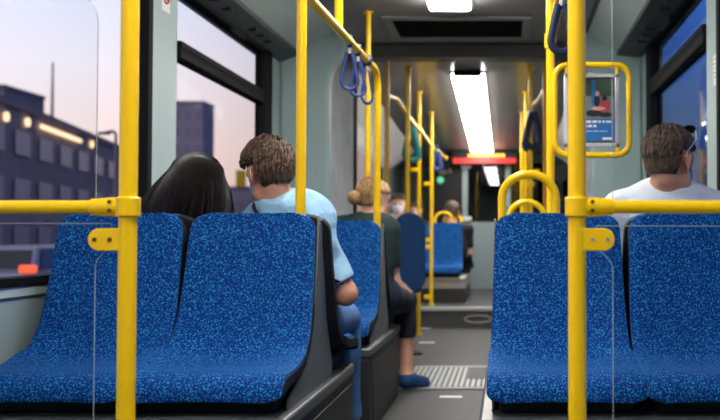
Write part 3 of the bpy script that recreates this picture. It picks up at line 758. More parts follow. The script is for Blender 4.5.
for k in range(4):
    y0 = 7.55 + k*1.13; y1 = y0+1.03
    lamp('%s panel of the long white light strip beyond the joint, counted from the near end' % fl[k], P(468, 75, 7.6).x, y0, y1, zf(y0)-.001, zf(y1)-.001, .27, 'lamp_far', None)
# roof hatch
t = thing('roof_hatch', 'dark framed roof vent in the grey ceiling', 'roof vent', (P(460, 30, 6.4).x, 6.28, ZC))
m = MB(); hx, hy = .43, .27
m.box(-hx-.06, hx+.06, -hy-.06, -hy, -.02, 0); m.box(-hx-.06, hx+.06, hy, hy+.06, -.02, 0); m.box(-hx-.06, -hx, -hy, hy, -.02, 0); m.box(hx, hx+.06, -hy, hy, -.02, 0)
m.build('frame', 'ceiling', t, bevel=.008)
m = MB(); m.box(-hx, hx, -hy, hy, -.006, 0); m.build('grille', 'black', t, smooth=False)
m = MB()
for i in range(12): m.box(-hx, hx, -hy+.02+i*.044, -hy+.034+i*.044, -.014, -.006)
m.build('louvre', 'rubber', t, smooth=False)
# LED sign above the driver's wall
DS = 12.05
a, b_ = P(453, 163.5, DS), P(516, 158, DS)
t = thing('led_sign', 'red and amber lit sign over the far end of the aisle', 'sign', ((a.x+b_.x)/2, DS, a.z)); hw = (b_.x-a.x)/2; hz = b_.z-a.z
m = MB(); m.box(-hw-.02, hw+.02, 0, .10, -.01, hz+.10); m.build('housing', 'black', t, bevel=.01)
MB().box(-hw, hw, -.006, 0, 0, hz).build('red_strip', 'led_red', t, smooth=False)
m = MB(); random.seed(11); x = -hw*.52
while x < hw*.58:
    w_ = random.uniform(.02, .05); m.box(x, x+w_, -.008, 0, hz+.012, hz+.055); x += w_+.012
m.build('amber_letters', 'led_amber', t, smooth=False)
# small fittings on the far doors
q = P(440.5, 180, 12.45); t = thing('button_light', 'small round green light on the dark far door', 'light', q)
MB().disc((0, 0, 0), (0, -1, 0), .045, .02, 18).build('lens', 'led_green', t); MB().disc((0, .01, 0), (0, -1, 0), .06, .015, 18).build('bezel', 'black', t)
for px, py, w_, h_, lb in ((466, 166.5, .13, .045, 'white notice at the top of the grey far post'), (467, 218.5, .12, .05, 'white notice at the foot of the grey far post'), (443, 172, .10, .05, 'pale notice on the dark far door, left one'), (450, 171, .05, .06, 'pale notice on the dark far door, right one')):
    d = 12.17 if px > 460 else 12.47; q = P(px, py, d); m = MB(); m.box(-w_/2, w_/2, -.004, .0, -h_/2, h_/2)
    tag(m.build('notice', 'offwhite', None, smooth=False), lb, 'notice').location = q
# stickers on the pillars
q = P(170, 0, 4.25); q.x = XL+.001
t = thing('sticker', 'white no smoking sticker with a red ring, left window pillar', 'sticker', (XL+.0005, 4.25, q.z))
MB().box(0, .001, -.05, .05, -.055, .09).build('paper', 'white', t, smooth=False)
m = MB(); m.tube([(.002, .036*math.cos(a), .02+.036*math.sin(a)) for a in np.linspace(0, 2*PI, 25)[:-1]], .0042, 6, True); m.tube([(.002, -.026, .02+.026), (.002, .026, .02-.026)], .0042, 6); m.build('ring', 'red', t)
m = MB(); m.box(.001, .0018, -.024, .024, .015, .023); m.build('cigarette', 'black', t, smooth=False)
q = P(720, 70, 4.15)
t = thing('sticker', 'white information sticker with small print, right window pillar', 'sticker', (XR-.0005, 4.13, q.z))
MB().box(-.001, 0, -.055, .055, -.068, .068).build('paper', 'white', t, smooth=False)
m = MB(); random.seed(5)
for z in (.045, .025, .005, -.015, -.035): 
    y = -.042
    while y < .035:
        l_ = random.uniform(.006, .018); m.box(-.0016, -.001, y, y+l_, z, z+.006); y += l_+.005
m.build('print', 'poster_grey', t, smooth=False)

# ------------------------------------------------------------------ floor fittings
t = thing('floor_grate', 'ribbed metal grate across the aisle floor', 'grate', (-.335, 5.85, 0))
MB().box(-.29, .29, -.42, .42, 0, .006).build('plate', 'grate_dark', t, smooth=False)
m = MB()
for i in range(17):
    x = -.28 + i*.0335; m.box(x, x+.017, -.40, .40, .006, .012)
m.build('rib', 'grate', t, smooth=False)
for ya in (-.45, .42): m = MB(); m.box(-.29, .29, ya, ya+.03, 0, .012); m.build('edge_bar', 'grate', t, bevel=.003)
m = MB(); m.box(.09, .285, -.12, .38, .0122, .0135); m.build('dark_insert', 'grate_dark', t, smooth=False)
for px, py, w_, lb in ((451, 396.5, .125, 'white floor marker in the aisle before the metal grate'), (427, 342.5, .13, 'white floor marker behind the blue shoe, nearer one'), (426, 328, .10, 'white floor marker at the foot of the step')):
    d = CAMZ*F/(py-HY); q = P(px, py, d); m = MB(); m.box(-w_/2, w_/2, -.025, .025, 0, .004)
    tag(m.build('floor_marker', 'white', None, bevel=.001), lb, 'floor marker').location = (q.x, d, .0005)

# ------------------------------------------------------------------ people: smooth surfaces grown from blended volumes
class SDF:
    """union of soft round-cones and ellipsoids, turned into one closed skin"""
    def __init__(s): s.p = []
    def cone(s, a, b, r1, r2, k=.02): s.p.append(('c', np.array(a, float), np.array(b, float), r1, r2, k)); return s
    def ball(s, a, r, k=.02): return s.cone(a, Vector(a)+Vector((0, 0, 1e-4)), r, r, k)
    def ell(s, c, r, rot=None, k=.02): s.p.append(('e', np.array(c, float), np.array(r, float), np.array(rot if rot is not None else Matrix.Identity(3)), 0, k)); return s
    def grown(s, g, ids=None):
        o = SDF()
        for i, p in enumerate(s.p):
            if ids is not None and i not in ids: continue
            if p[0] == 'c': o.p.append(('c', p[1], p[2], p[3]+g, p[4]+g, p[5]))
            else: o.p.append(('e', p[1], p[2]+g, p[3], 0, p[5]))
        return o
    def mesh(s, vox, clip=None, wob=0, wobf=30, smooth=1):
        lo = np.full(3, 1e9); hi = -lo; bb = []
        for p in s.p:
            if p[0] == 'c': r = max(p[3], p[4]); a = np.minimum(p[1], p[2])-r; b = np.maximum(p[1], p[2])+r
            else: r = p[2].max(); a = p[1]-r; b = p[1]+r
            bb.append((a, b)); lo = np.minimum(lo, a); hi = np.maximum(hi, b)
        lo = lo - 4*vox; hi = hi + 4*vox; n = np.ceil((hi-lo)/vox).astype(int)+1
        G = np.full(n, 1.0, np.float32)
        ax = [lo[i] + vox*np.arange(n[i]) for i in range(3)]
        for p, (a, b) in zip(s.p, bb):
            mg = max(.03, p[5]*2)
            i0 = np.maximum(0, np.floor((a-mg-lo)/vox).astype(int)); i1 = np.minimum(n, np.ceil((b+mg-lo)/vox).astype(int)+1)
            sl = tuple(slice(i0[i], i1[i]) for i in range(3))
            X, Y, Z = np.meshgrid(*[ax[i][sl[i]] for i in range(3)], indexing='ij'); Q = np.stack([X, Y, Z], -1)
            if p[0] == 'c':
                ba = p[2]-p[1]; pa = Q-p[1]; h = np.clip((pa@ba)/(ba@ba), 0, 1)
                d = np.linalg.norm(pa-h[..., None]*ba, axis=-1) - (p[3]+(p[4]-p[3])*h)
            else:
                q = (Q-p[1])@p[3]; k0 = np.linalg.norm(q/p[2], axis=-1); k1 = np.linalg.norm(q/p[2]**2, axis=-1)
                d = k0*(k0-1)/np.maximum(k1, 1e-6)
            k = p[5]; g = G[sl]; h = np.maximum(k-np.abs(g-d), 0)/k
            G[sl] = np.minimum(g, d) - h*h*k*.25
        if clip or wob:
            X, Y, Z = np.meshgrid(*ax, indexing='ij')
            if wob: G += wob*(np.sin(X*wobf+2*np.sin(Z*wobf*.6))*np.sin(Y*wobf*.8+1.3*np.sin(X*wobf*.5))+np.sin(Z*wobf*1.3+X*wobf*.7+1.7*np.sin(Y*wobf*.9)))
            if clip: G = np.maximum(G, clip(X, Y, Z).astype(np.float32))
        return surf(G, lo, vox, smooth)
def surf(G, lo, vox, smooth):
    sg = G < 0; n = G.shape
    c = np.zeros([q-1 for q in n], np.int8)
    offs = [(i, j, k) for i in (0, 1) for j in (0, 1) for k in (0, 1)]
    for o in offs: c += sg[o[0]:n[0]-1+o[0], o[1]:n[1]-1+o[1], o[2]:n[2]-1+o[2]]
    idx = np.argwhere((c > 0) & (c < 8)); vid = np.full(c.shape, -1, np.int64); vid[tuple(idx.T)] = np.arange(len(idx))
    val = {o: G[idx[:, 0]+o[0], idx[:, 1]+o[1], idx[:, 2]+o[2]] for o in offs}
    pos = np.zeros((len(idx), 3)); cnt = np.zeros(len(idx))
    for a in offs:
        for d in range(3):
            if a[d]: continue
            b = list(a); b[d] = 1; b = tuple(b); fa, fb = val[a], val[b]; m = (fa < 0) != (fb < 0)
            t = np.where(m, fa/np.where(m, fa-fb, 1), 0)
            for e in range(3): pos[:, e] += np.where(m, a[e]+(t if e == d else 0), 0)
            cnt += m
    V = lo + vox*(idx + pos/cnt[:, None]); Fq = []
    for d in range(3):
        e, f_ = (d+1) % 3, (d+2) % 3
        s0 = [slice(None)]*3; s1 = [slice(None)]*3; s0[d] = slice(0, n[d]-1); s1[d] = slice(1, n[d])
        ed = np.argwhere(sg[tuple(s0)] != sg[tuple(s1)]); ed = ed[(ed[:, e] > 0) & (ed[:, f_] > 0) & (ed[:, e] < n[e]-1) & (ed[:, f_] < n[f_]-1)]
        def at(de, df):
            q = ed.copy(); q[:, e] += de; q[:, f_] += df; return vid[tuple(q.T)]
        q = np.stack([at(-1, -1), at(0, -1), at(0, 0), at(-1, 0)], 1); fl = sg[tuple(ed.T)]
        q[~fl] = q[~fl][:, ::-1]; Fq.append(q)
    Fq = np.concatenate(Fq); Fq = Fq[(Fq >= 0).all(1)]
    for _ in range(smooth):
        A = np.zeros_like(V); N = np.zeros(len(V))
        for a, b in ((0, 1), (1, 2), (2, 3), (3, 0)):
            np.add.at(A, Fq[:, a], V[Fq[:, b]]); np.add.at(A, Fq[:, b], V[Fq[:, a]]); np.add.at(N, Fq[:, a], 1); np.add.at(N, Fq[:, b], 1)
        V = .5*V + .5*A/np.maximum(N, 1)[:, None]
    return V, Fq
def emit(name, VF, m, parent, label=None):
    V, Fq = VF; o = parent.location if parent.parent is None else parent.parent.location
    me = bpy.data.meshes.new(name); me.from_pydata((V-np.array(o)).tolist(), [], Fq.tolist()); me.materials.append(M[m])
    me.polygons.foreach_set('use_smooth', [True]*len(me.polygons))
    ob = bpy.data.objects.new(name, me); COL.objects.link(ob); ob.parent = parent
    if label: ob['label'] = label
    return ob

def hand(s, W, fwd, nrm, side, k=.008, curl=.5, sc=1.0):
    """palm and five bent fingers added to SDF s; fwd = finger direction, nrm = back of the hand, side = towards the thumb"""
    W = Vector(W); f = Vector(fwd).normalized(); n = Vector(nrm); n = (n - f*n.dot(f)).normalized(); t = Vector(side); t = (t-f*t.dot(f)-n*t.dot(n)).normalized()
    s.cone(W, W+f*.03*sc, .027*sc, .026*sc, .02)
    rot = Matrix((t, f, n)).transposed()
    s.ell(W+f*.055*sc, (.040*sc, .048*sc, .016*sc), rot, .012)
    for i, (off, ln, r) in enumerate(((.028, .074, .0085), (.0095, .082, .0088), (-.0095, .076, .0085), (-.027, .060, .0076))):
        b = W + f*.090*sc + t*off*sc; a1 = curl*.55; p = b; ang = 0
        s.cone(W+f*.05*sc+t*off*.8*sc, b, .011*sc, .0095*sc, k)
        for j, fr in enumerate((.45, .31, .24)):
            ang += a1; q = p + (f*math.cos(ang) - n*math.sin(ang))*(ln*fr*sc); s.cone(p, q, r*sc*(1-.08*j), r*sc*(.93-.08*j), k*.6); p = q
    b = W + f*.028*sc + t*.026*sc; q = b + (f*.55 + t*.75 - n*.25).normalized()*.040*sc; s.cone(b, q, .0125*sc, .0105*sc, k); s.cone(q, q+(f*.95+t*.15-n*.3).normalized()*.030*sc, .0100*sc, .0082*sc, k*.6)

class Person:
    def __init__(s, name_label, root, head, yaw, pitch, roll=0, hs=1.0, vox=.006):
        s.t = thing('person', name_label, 'person', root)
        s.H = Vector(head); s.R = Euler((pitch, roll, yaw), 'ZXY').to_matrix() if False else (Matrix.Rotation(yaw, 3, 'Z') @ Matrix.Rotation(pitch, 3, 'X') @ Matrix.Rotation(roll, 3, 'Y'))
        s.hs = hs; s.vox = vox
    def hp(s, x, y, z): return s.H + s.R @ (Vector((x, y, z))*s.hs)
    def skel(s, J, girth=1.0, curl=.5):
        """J: joints pelvis, chest, neck, shoulder/elbow/wrist and hip/knee/ankle/toe for l and r"""
        B = SDF(); s.J = J; g = girth; V3 = {k: Vector(v) for k, v in J.items() if not k.startswith('hand')}
        s.V = V3; pel, ch, nk = V3['pelvis'], V3['chest'], V3['neck']
        ax = (V3['sr']-V3['sl']).normalized(); up = (nk-pel).normalized(); fw = up.cross(ax).normalized(); ax = fw.cross(up); rot = Matrix((ax, fw, up)).transposed(); s.rot = rot
        a0 = len(B.p)
        B.ell(pel, (.160*g, .120*g, .12), rot, .03); B.ell(pel.lerp(ch, .5), (.140*g, .105*g, .14), rot, .04); B.ell(ch, (.155*g, .108*g, .17), rot, .035)
        B.ell(ch+up*.10, (.150*g, .088*g, .09), rot, .03)
        B.cone(V3['sl'], V3['sr'], .052*g, .052*g, .03)
        B.cone(nk-up*.03, V3['sl']+up*.012, .046, .040, .025); B.cone(nk-up*.03, V3['sr']+up*.012, .046, .040, .025)
        s.torso = list(range(a0, len(B.p))); s.arm = {}; s.leg = {}; s.foot = {}; s.uarm = {}
        B.cone(nk-up*.05, s.hp(0, -.02, -.06), .058*s.hs, .054*s.hs, .03)
        for d in 'lr':
            a0 = len(B.p); B.cone(V3['s'+d], V3['e'+d], .052*g, .042*g, .03); s.uarm[d] = [a0]
            B.cone(V3['e'+d], V3['w'+d], .043*g, .028, .02); s.arm[d] = [a0, a0+1]
            f = (V3['w'+d]-V3['e'+d]).normalized(); hd = J.get('hand'+d, (f, Vector((0, 0, 1)), (1 if d == 'l' else -1)*ax))
            hand(B, V3['w'+d], *hd, curl=curl)
            a0 = len(B.p); B.cone(V3['h'+d], V3['k'+d], .088*g, .060*g, .04); B.cone(V3['k'+d], V3['a'+d], .056*g, .038, .03)
            B.ell(V3['k'+d].lerp(V3['a'+d], .3)+Vector((0, -.014, 0)), (.050*g, .052*g, .11), None, .03); s.leg[d] = [a0, a0+1, a0+2]
            a0 = len(B.p); B.cone(V3['a'+d]+Vector((0, -.025, -.045)), V3['t'+d], .034, .028, .02); B.cone(V3['a'+d], V3['a'+d]+Vector((0, -.02, -.05)), .038, .036, .02); s.foot[d] = [a0, a0+1]
        # head
        h = s.hs; hp = s.hp; Rm = s.R
        B.ell(hp(0, -.012, .030), (.0745*h, .094*h, .084*h), Rm, .02); B.ell(hp(0, .028, -.035), (.060*h, .062*h, .078*h), Rm, .03)
        B.cone(hp(0, .062, -.094), hp(0, .066, -.096), .021*h, .021*h, .03); B.cone(hp(-.045, .02, -.075), hp(0, .062, -.092), .020*h, .020*h, .03); B.cone(hp(.045, .02, -.075), hp(0, .062, -.092), .020*h, .020*h, .03)
        B.cone(hp(0, .086, .008), hp(0, .106, -.030), .008*h, .0125*h, .012); B.cone(hp(-.012, .092, -.034), hp(.012, .092, -.034), .009*h, .009*h, .010)
        B.cone(hp(-.045, .068, .020), hp(.045, .068, .020), .012*h, .012*h, .02)
        B.ell(hp(0, .084, -.062), (.024*h, .010*h, .006*h), Rm, .008); B.ell(hp(0, .083, -.070), (.020*h, .010*h, .007*h), Rm, .008)
        for q in (-1, 1):
            er = Rm @ Matrix.Rotation(q*.35, 3, 'Z')
            B.ell(hp(q*.080, -.014, -.006), (.011*h, .021*h, .034*h), er, .008); B.ball(hp(q*.075, -.006, -.034), .008*h, .008)
        s.B = B; return B
    def body(s, skin):
        o = emit('body', s.B.mesh(s.vox), skin, s.t)
        for q in (-1, 1):
            m = MB(); c = s.hp(q*.031, .077, .004)-s.t.location
            n_ = 10; v = []; fs = []
            for i in range(n_+1):
                for k in range(12):
                    a = PI*i/n_; b = 2*PI*k/12; v.append(c + Vector((math.sin(a)*math.cos(b), math.sin(a)*math.sin(b), math.cos(a)))*(.0115*s.hs))
            for i in range(n_):
                for k in range(12): fs.append((i*12+k, i*12+(k+1) % 12, (i+1)*12+(k+1) % 12, (i+1)*12+k))
            m.add(v, fs).build('eye', 'eye', s.t)
        return o
    def shirt(s, m, hem=.02, sleeve=.75, wob=.0016, name='shirt', long=False, g=.012, neckz=.06):
        ids = s.torso + s.uarm['l'] + s.uarm['r'] + (s.arm['l'] + s.arm['r'] if long else [])
        V = s.V; up = (V['neck']-V['pelvis']).normalized()
        def clip(X, Y, Z):
            Q = np.stack([X, Y, Z], -1)
            a = np.maximum(-((Q-np.array(V['pelvis']))@np.array(up)) - hem, ((Q-np.array(V['neck']))@np.array(up)) - neckz)
            a = np.maximum(a, .052*s.hs - np.linalg.norm(np.cross(Q-np.array(V['neck']), np.array((s.hp(0, -.02, -.06)-V['neck']).normalized())), axis=-1) - np.where(((Q-np.array(V['neck']))@np.array(up)) > -.03, 0, 1))
            if not long:
                for d in 'lr':
                    S_, E_ = np.array(V['s'+d]), np.array(V['e'+d]); u = (E_-S_)/np.linalg.norm(E_-S_); L = np.linalg.norm(E_-S_)
                    t = (Q-S_)@u; rad = np.linalg.norm(Q-S_-t[..., None]*u, axis=-1)
                    a = np.maximum(a, np.where((rad < .085) & (t > L*.45), t-L*sleeve, -1))
            return a
        return emit(name, s.B.grown(g, ids).mesh(s.vox, clip, wob), m, s.t)
    def trousers(s, m, name='trousers', to=.9, g=.010):
        V = s.V; B = s.B.grown(g, s.leg['l']+s.leg['r']+s.torso[:1])
        def clip(X, Y, Z):
            Q = np.stack([X, Y, Z], -1); a = np.full(X.shape, -1.0)
            for d in 'lr':
                K, A = np.array(V['k'+d]), np.array(V['a'+d]); u = (A-K)/np.linalg.norm(A-K); L = np.linalg.norm(A-K)
                t = (Q-K)@u; rad = np.linalg.norm(Q-K-t[..., None]*u, axis=-1)
                a = np.maximum(a, np.where((rad < .10) & (t > 0.02), t-L*to, -1))
            return a
        return emit(name, B.mesh(s.vox, clip, .0012), m, s.t)
    def shoes(s, m, sole=True):
        for d in 'lr':
            B = s.B.grown(.010, s.foot[d]); z0 = min(s.V['t'+d].z, s.V['a'+d].z-.06)-.034; top = s.V['a'+d].z-.01
            o = emit('shoe', B.mesh(s.vox*.8, lambda X, Y, Z: np.maximum(z0+.004-Z, Z-top)), m, s.t)
            if sole:
                B2 = s.B.grown(.014, s.foot[d]); emit('sole', B2.mesh(s.vox*.8, lambda X, Y, Z: np.maximum(z0-.012-Z, Z-z0-.010)), 'sole', o)
    def mask(s, m, straps=True):
        h = s.hs; hp = s.hp; B = SDF(); R_ = s.R
        B.ell(hp(0, .036, -.045), (.064*h, .064*h, .066*h), R_, .02); B.cone(hp(0, .095, -.030), hp(0, .088, -.075), .018*h, .016*h, .03)
        Ri = R_.transposed(); H_ = np.array(s.H); Rn = np.array(R_)
        def clip(X, Y, Z):
            q = (np.stack([X, Y, Z], -1)-H_)@Rn/h
            return np.maximum(np.maximum(.035-q[..., 1], q[..., 2]+.012), -.105-q[..., 2])
        o = emit('face_mask', B.mesh(.004, clip), m, s.t)
        for q in (-1, 1):
            a = [hp(q*.064, .040, -.022), hp(q*.079, .012, .004), hp(q*.084, -.012, .022), hp(q*.083, -.026, .004), hp(q*.080, -.022, -.022), hp(q*.072, .012, -.055), hp(q*.058, .040, -.082)]
            MB().tube([Vector(p_)-s.t.location for p_ in a], .0019, 6).build('ear_loop', 'mask_white', o)
        return o
    # hair -------------------------------------------------------------
    def hair(s, m, n=700, length=.05, lift=.012, thick=.007, face=(.035, .05), nape=-.062, cap=.010, crown=(0, -.05, .105), jit=.5, extra=None, side=.0):
        h = s.hs; hp = s.hp; R_ = s.R; H_ = np.array(s.H); Rn = np.array(R_)
        B = SDF(); B.ell(hp(0, -.014, .032), ((.0755+cap)*h, (.094+cap)*h, (.084+cap)*h), R_, .02)
        B.ell(hp(0, -.045, -.02), ((.060+cap)*h, (.052+cap)*h, (.055+cap)*h), R_, .03)
        if extra: extra(B)
        def clip(X, Y, Z):
            q = (np.stack([X, Y, Z], -1)-H_)@Rn/h; x, y, z = q[..., 0], q[..., 1], q[..., 2]
            fr = np.where(z > face[1], y-(face[0]+ (z-face[1])*1.4), y-(.012+side + .0*z))      # hairline over brow / before the ears
            ear = np.where((np.abs(x) > .05) & (z < .030) & (y > -.050), np.minimum(.030-z, y+.050), -1)
            return np.maximum(np.maximum(fr, nape-z), ear)
        VF = B.mesh(.005, clip); o = emit('hair', VF, m, s.t)
        rng = random.Random(hash(m) % 1000 + n); mb = MB(); c = Vector((0, -.014, .032)); rad = Vector((.0755+cap*.7, .094+cap*.7, .084+cap*.7)); cr = Vector(crown)
        k = 0; tries = 0
        while k < n and tries < n*20:
            tries += 1
            u = Vector((rng.gauss(0, 1), rng.gauss(0, 1), rng.gauss(0, 1))).normalized(); p = Vector((c.x+u.x*rad.x, c.y+u.y*rad.y, c.z+u.z*rad.z))
            if p.z > face[1]:
                if p.y > face[0]+(p.z-face[1])*1.4: continue
            elif p.y > .008+side: continue
            if p.z < nape+.02: continue
            if abs(p.x) > .04 and p.z < .040 and p.y > -.055: continue
            nn = Vector((u.x/rad.x, u.y/rad.y, u.z/rad.z)).normalized(); fl = (p-cr); fl = (fl-nn*fl.dot(nn)); fl = fl.normalized() if fl.length > 1e-4 else nn.orthogonal()
            fl = (fl + Vector((0, 0, -.5)) + Vector((rng.uniform(-1, 1), rng.uniform(-1, 1), rng.uniform(-1, 1)))*jit); fl = (fl-nn*fl.dot(nn)).normalized()
            L = length*rng.uniform(.65, 1.25)
            if p.y > -.065 and abs(p.x) > .035 and p.z < .10: L = min(L, max(.012, (p.z-.028)*.9))
            li = lift*rng.uniform(.4, 1.5); pts = []
            for j in range(5):
                f_ = j/4; q = p + fl*(L*f_); 
                # hug the skull
                e = Vector(((q.x-c.x)/rad.x, (q.y-c.y)/rad.y, (q.z-c.z)/rad.z)); el = e.length
                if el < 1: q = Vector((c.x+e.x/el*rad.x, c.y+e.y/el*rad.y, c.z+e.z/el*rad.z))
                q = q.lerp(Vector((c.x+e.x/el*rad.x, c.y+e.y/el*rad.y, c.z+e.z/el*rad.z)), .55)
                q = q + nn*li*math.sin(PI*min(1, f_*.85+.05))
                pts.append(s.hp(*q)-s.t.location)
            mb.tube(pts, [thick*h*x for x in (.55, 1, .9, .6, .12)], 5, flat=.5); k += 1
        lk = mb.build('locks', m, o); return o

# ---- man in light blue -------------------------------------------------
def arm_hand(e, w, n, t_): f = (Vector(w)-Vector(e)).normalized(); return (f, Vector(n), Vector(t_))
m1 = Person('person in light blue t-shirt seen from behind, brown tousled hair, blue face mask', (-.83, 3.36, .53), P(269, 173, 3.36), math.radians(40), math.radians(-14), math.radians(-6), .97)
J = dict(pelvis=(-.815, 3.40, .60), chest=(-.79, 3.385, .87), neck=(-.815, 3.385, 1.012),
    sl=(-.955, 3.41, .895), sr=(-.700, 3.385, .875), el=(-1.01, 3.45, .70), er=(-.592, 3.40, .685), wl=(-.93, 3.66, .66), wr=(-.68, 3.60, .665),
    hl=(-.91, 3.42, .575), hr=(-.72, 3.42, .575), kl=(-.93, 3.84, .555), kr=(-.68, 3.84, .555), al=(-.93, 3.90, .115), ar=(-.655, 3.88, .115), tl=(-.93, 4.02, .035), tr=(-.65, 4.01, .035))
J['handr'] = ((-.6, .75, -.15), (.3, .2, 1), (-.7, -.6, .2)); J['handl'] = ((.5, .85, -.1), (-.2, .2, 1), (.8, -.5, .2))
m1.skel(J, .98, .7); m1.body('skin_light_tan'); m1.shirt('shirt_blue', .06, .80, .0055, g=.017); m1.trousers('jeans', to=.95); m1.shoes('shoe'); m1.mask('mask')
m1.hair('hair_brown', 1300, .062, .015, .0046, face=(.045, .055), nape=-.052, cap=.009, jit=.38, crown=(.045, -.05, .10))
# crossbody bag worn by him
t = thing('crossbody_bag', 'black crossbody bag with a strap over the light blue shirt', 'bag', (-.70, 3.56, .60))
o_ = t.location
def onb(p_): return Vector(p_)-o_
st = [(-.70, 3.54, .71), (-.74, 3.52, .83), (-.84, 3.51, .93), (-.915, 3.48, 1.00), (-.920, 3.40, 1.015), (-.905, 3.305, .995), (-.83, 3.245, .90), (-.72, 3.245, .79), (-.625, 3.30, .74), (-.60, 3.40, .715), (-.64, 3.50, .70)]
MB().tube([onb(p_) for p_ in st], .020, 8, True, flat=.3).build('strap', 'bag', t)
m = MB(); m.box(-.09, .05, -.01, .05, .07, .13); m.build('pouch', 'bag', t, bevel=.02, seg=3)
# ---- woman with long black hair ------------------------------------------
w1 = Person('person with long straight black hair seen from behind at the left window', (-1.20, 3.38, .53), P(196, 188, 3.36), math.radians(4), math.radians(-20), math.radians(2), .98, .008)
J = dict(pelvis=(-1.24, 3.42, .58), chest=(-1.22, 3.44, .78), neck=(-1.175, 3.43, .950), sl=(-1.36, 3.44, .865), sr=(-1.04, 3.44, .855), el=(-1.40, 3.50, .68), er=(-1.06, 3.52, .66),
    wl=(-1.28, 3.70, .64), wr=(-1.13, 3.72, .64), hl=(-1.32, 3.44, .57), hr=(-1.15, 3.44, .57), kl=(-1.33, 3.85, .55), kr=(-1.14, 3.85, .55), al=(-1.33, 3.88, .115), ar=(-1.14, 3.88, .115), tl=(-1.33, 4.00, .035), tr=(-1.14, 4.00, .035))
w1.skel(J, .88, .6); w1.body('skin'); w1.shirt('cloth_dark', .06, .8); w1.trousers('cloth_dark'); w1.shoes('cloth_dark')
def long_hair(pr, m, tips, n=800):
    h = pr.hs; hp = pr.hp; B = SDF(); c = Vector((0, -.012, .032)); rad = Vector((.097, .108, .098))
    B.ell(hp(*c), rad*h*.97, pr.R, .03)
    def tip(u): # u from -1 (left) to 1
        return tips[0].lerp(tips[1], u*2+2 if False else (u+1)/2)
    for u in np.linspace(-1, 1, 13):
        a = hp(u*.072, -.055*math.sqrt(max(0, 1-u*u))-.02, .03); b = tip(u) + Vector((0, -.035*math.sqrt(max(0, 1-u*u)), 0)); mid = a.lerp(b, .5) + Vector((u*.012, -.02, 0))
        B.cone(a, mid, .020, .022, .008); B.cone(mid, b, .022, .012, .008)
    Rn = np.array(pr.R); H_ = np.array(pr.H)
    def clip(X, Y, Z):
        q = (np.stack([X, Y, Z], -1)-H_)@Rn/h
        return np.where(q[..., 2] > .04, q[..., 1]-.06-(q[..., 2]-.04)*1.2, q[..., 1]-.02)
    o = emit('hair', B.mesh(.006, clip), m, pr.t); mb = MB(); rng = random.Random(4)
    for i in range(n):
        u = rng.uniform(-1, 1); rt = Vector((rng.gauss(0, .004), .04 - rng.random()*.11, .128)); side = math.sin(u*PI/2)
        pts = []
        ph = u*2.5
        for j in range(5):      # over the skull
            f_ = j/4*1.42 + .03; d_ = Vector((math.sin(ph)*math.sin(f_), -math.cos(ph)*math.sin(f_)*.95 + .10*math.cos(f_), math.cos(f_)))
            pts.append(hp(c.x+d_.x*rad.x*1.03, c.y+d_.y*rad.y*1.03, c.z+d_.z*rad.z*1.03))
        tu = math.sin(max(-PI/2, min(PI/2, ph))); b = tip(tu) + Vector((tu*.016, -.062*math.cos(ph)-.01 + rng.gauss(0, .006), rng.uniform(-.04, .05))); a = pts[-1]
        for j in range(1, 5):
            f_ = j/4; q = a.lerp(b, f_) + Vector((tu*.022, -.022*math.cos(ph), 0))*math.sin(PI*f_) + Vector((rng.gauss(0, .002), rng.gauss(0, .002), 0)); pts.append(q)
        mb.tube([p_-pr.t.location for p_ in pts], [.003, .004, .0045, .0045, .0045, .0045, .004, .003, .001], 4)
    mb.build('strands', m, o)
long_hair(w1, 'hair_black', (P(138, 222, 3.30)-Vector((0, 0, .06)), P(221, 222, 3.34)-Vector((0, 0, .06))))
# ---- man in light grey on the right -----------------------------------------
m2 = Person('person in light grey t-shirt seen from behind, short dark hair, right window', (.60, 3.38, .53), P(670, 161, 3.36), math.radians(-38), math.radians(-8), 0, 1.06, .007)
J = dict(pelvis=(.60, 3.42, .60), chest=(.595, 3.41, .915), neck=(.592, 3.395, 1.085), sl=(.42, 3.41, .985), sr=(.775, 3.41, .985), el=(.36, 3.46, .70), er=(.835, 3.46, .70), wl=(.48, 3.68, .66), wr=(.72, 3.68, .66),
    hl=(.51, 3.44, .575), hr=(.70, 3.44, .575), kl=(.48, 3.86, .555), kr=(.72, 3.86, .555), al=(.48, 3.90, .115), ar=(.72, 3.90, .115), tl=(.48, 4.02, .035), tr=(.72, 4.02, .035))
m2.skel(J, 1.08, .6); m2.body('skin_light_tan'); m2.shirt('shirt_grey', .06, .78, .0016, g=.014); m2.trousers('cloth_dark'); m2.shoes('cloth_dark'); m2.mask('mask')
m2.hair('hair_dark', 1200, .032, .007, .0042, face=(.040, .055), nape=-.058, cap=.005, jit=.5)
u_ = Vector((0, 0, 1)); nk = Vector(J['neck'])
t = thing('necklace', 'thin dark cord round the neck of the man in light grey', 'necklace', nk)
MB().tube([Vector((.063*math.cos(a), .066*math.sin(a)-.002, .012+.012*math.sin(a)*-1)) for a in np.linspace(0, 2*PI, 33)[:-1]], .0022, 6, True).build('cord', 'bag', t)
t = thing('sunglasses', 'dark sunglasses pushed up on the head of the man in light grey', 'sunglasses', m2.hp(0, .03, .12))
o_ = t.location; hp = m2.hp
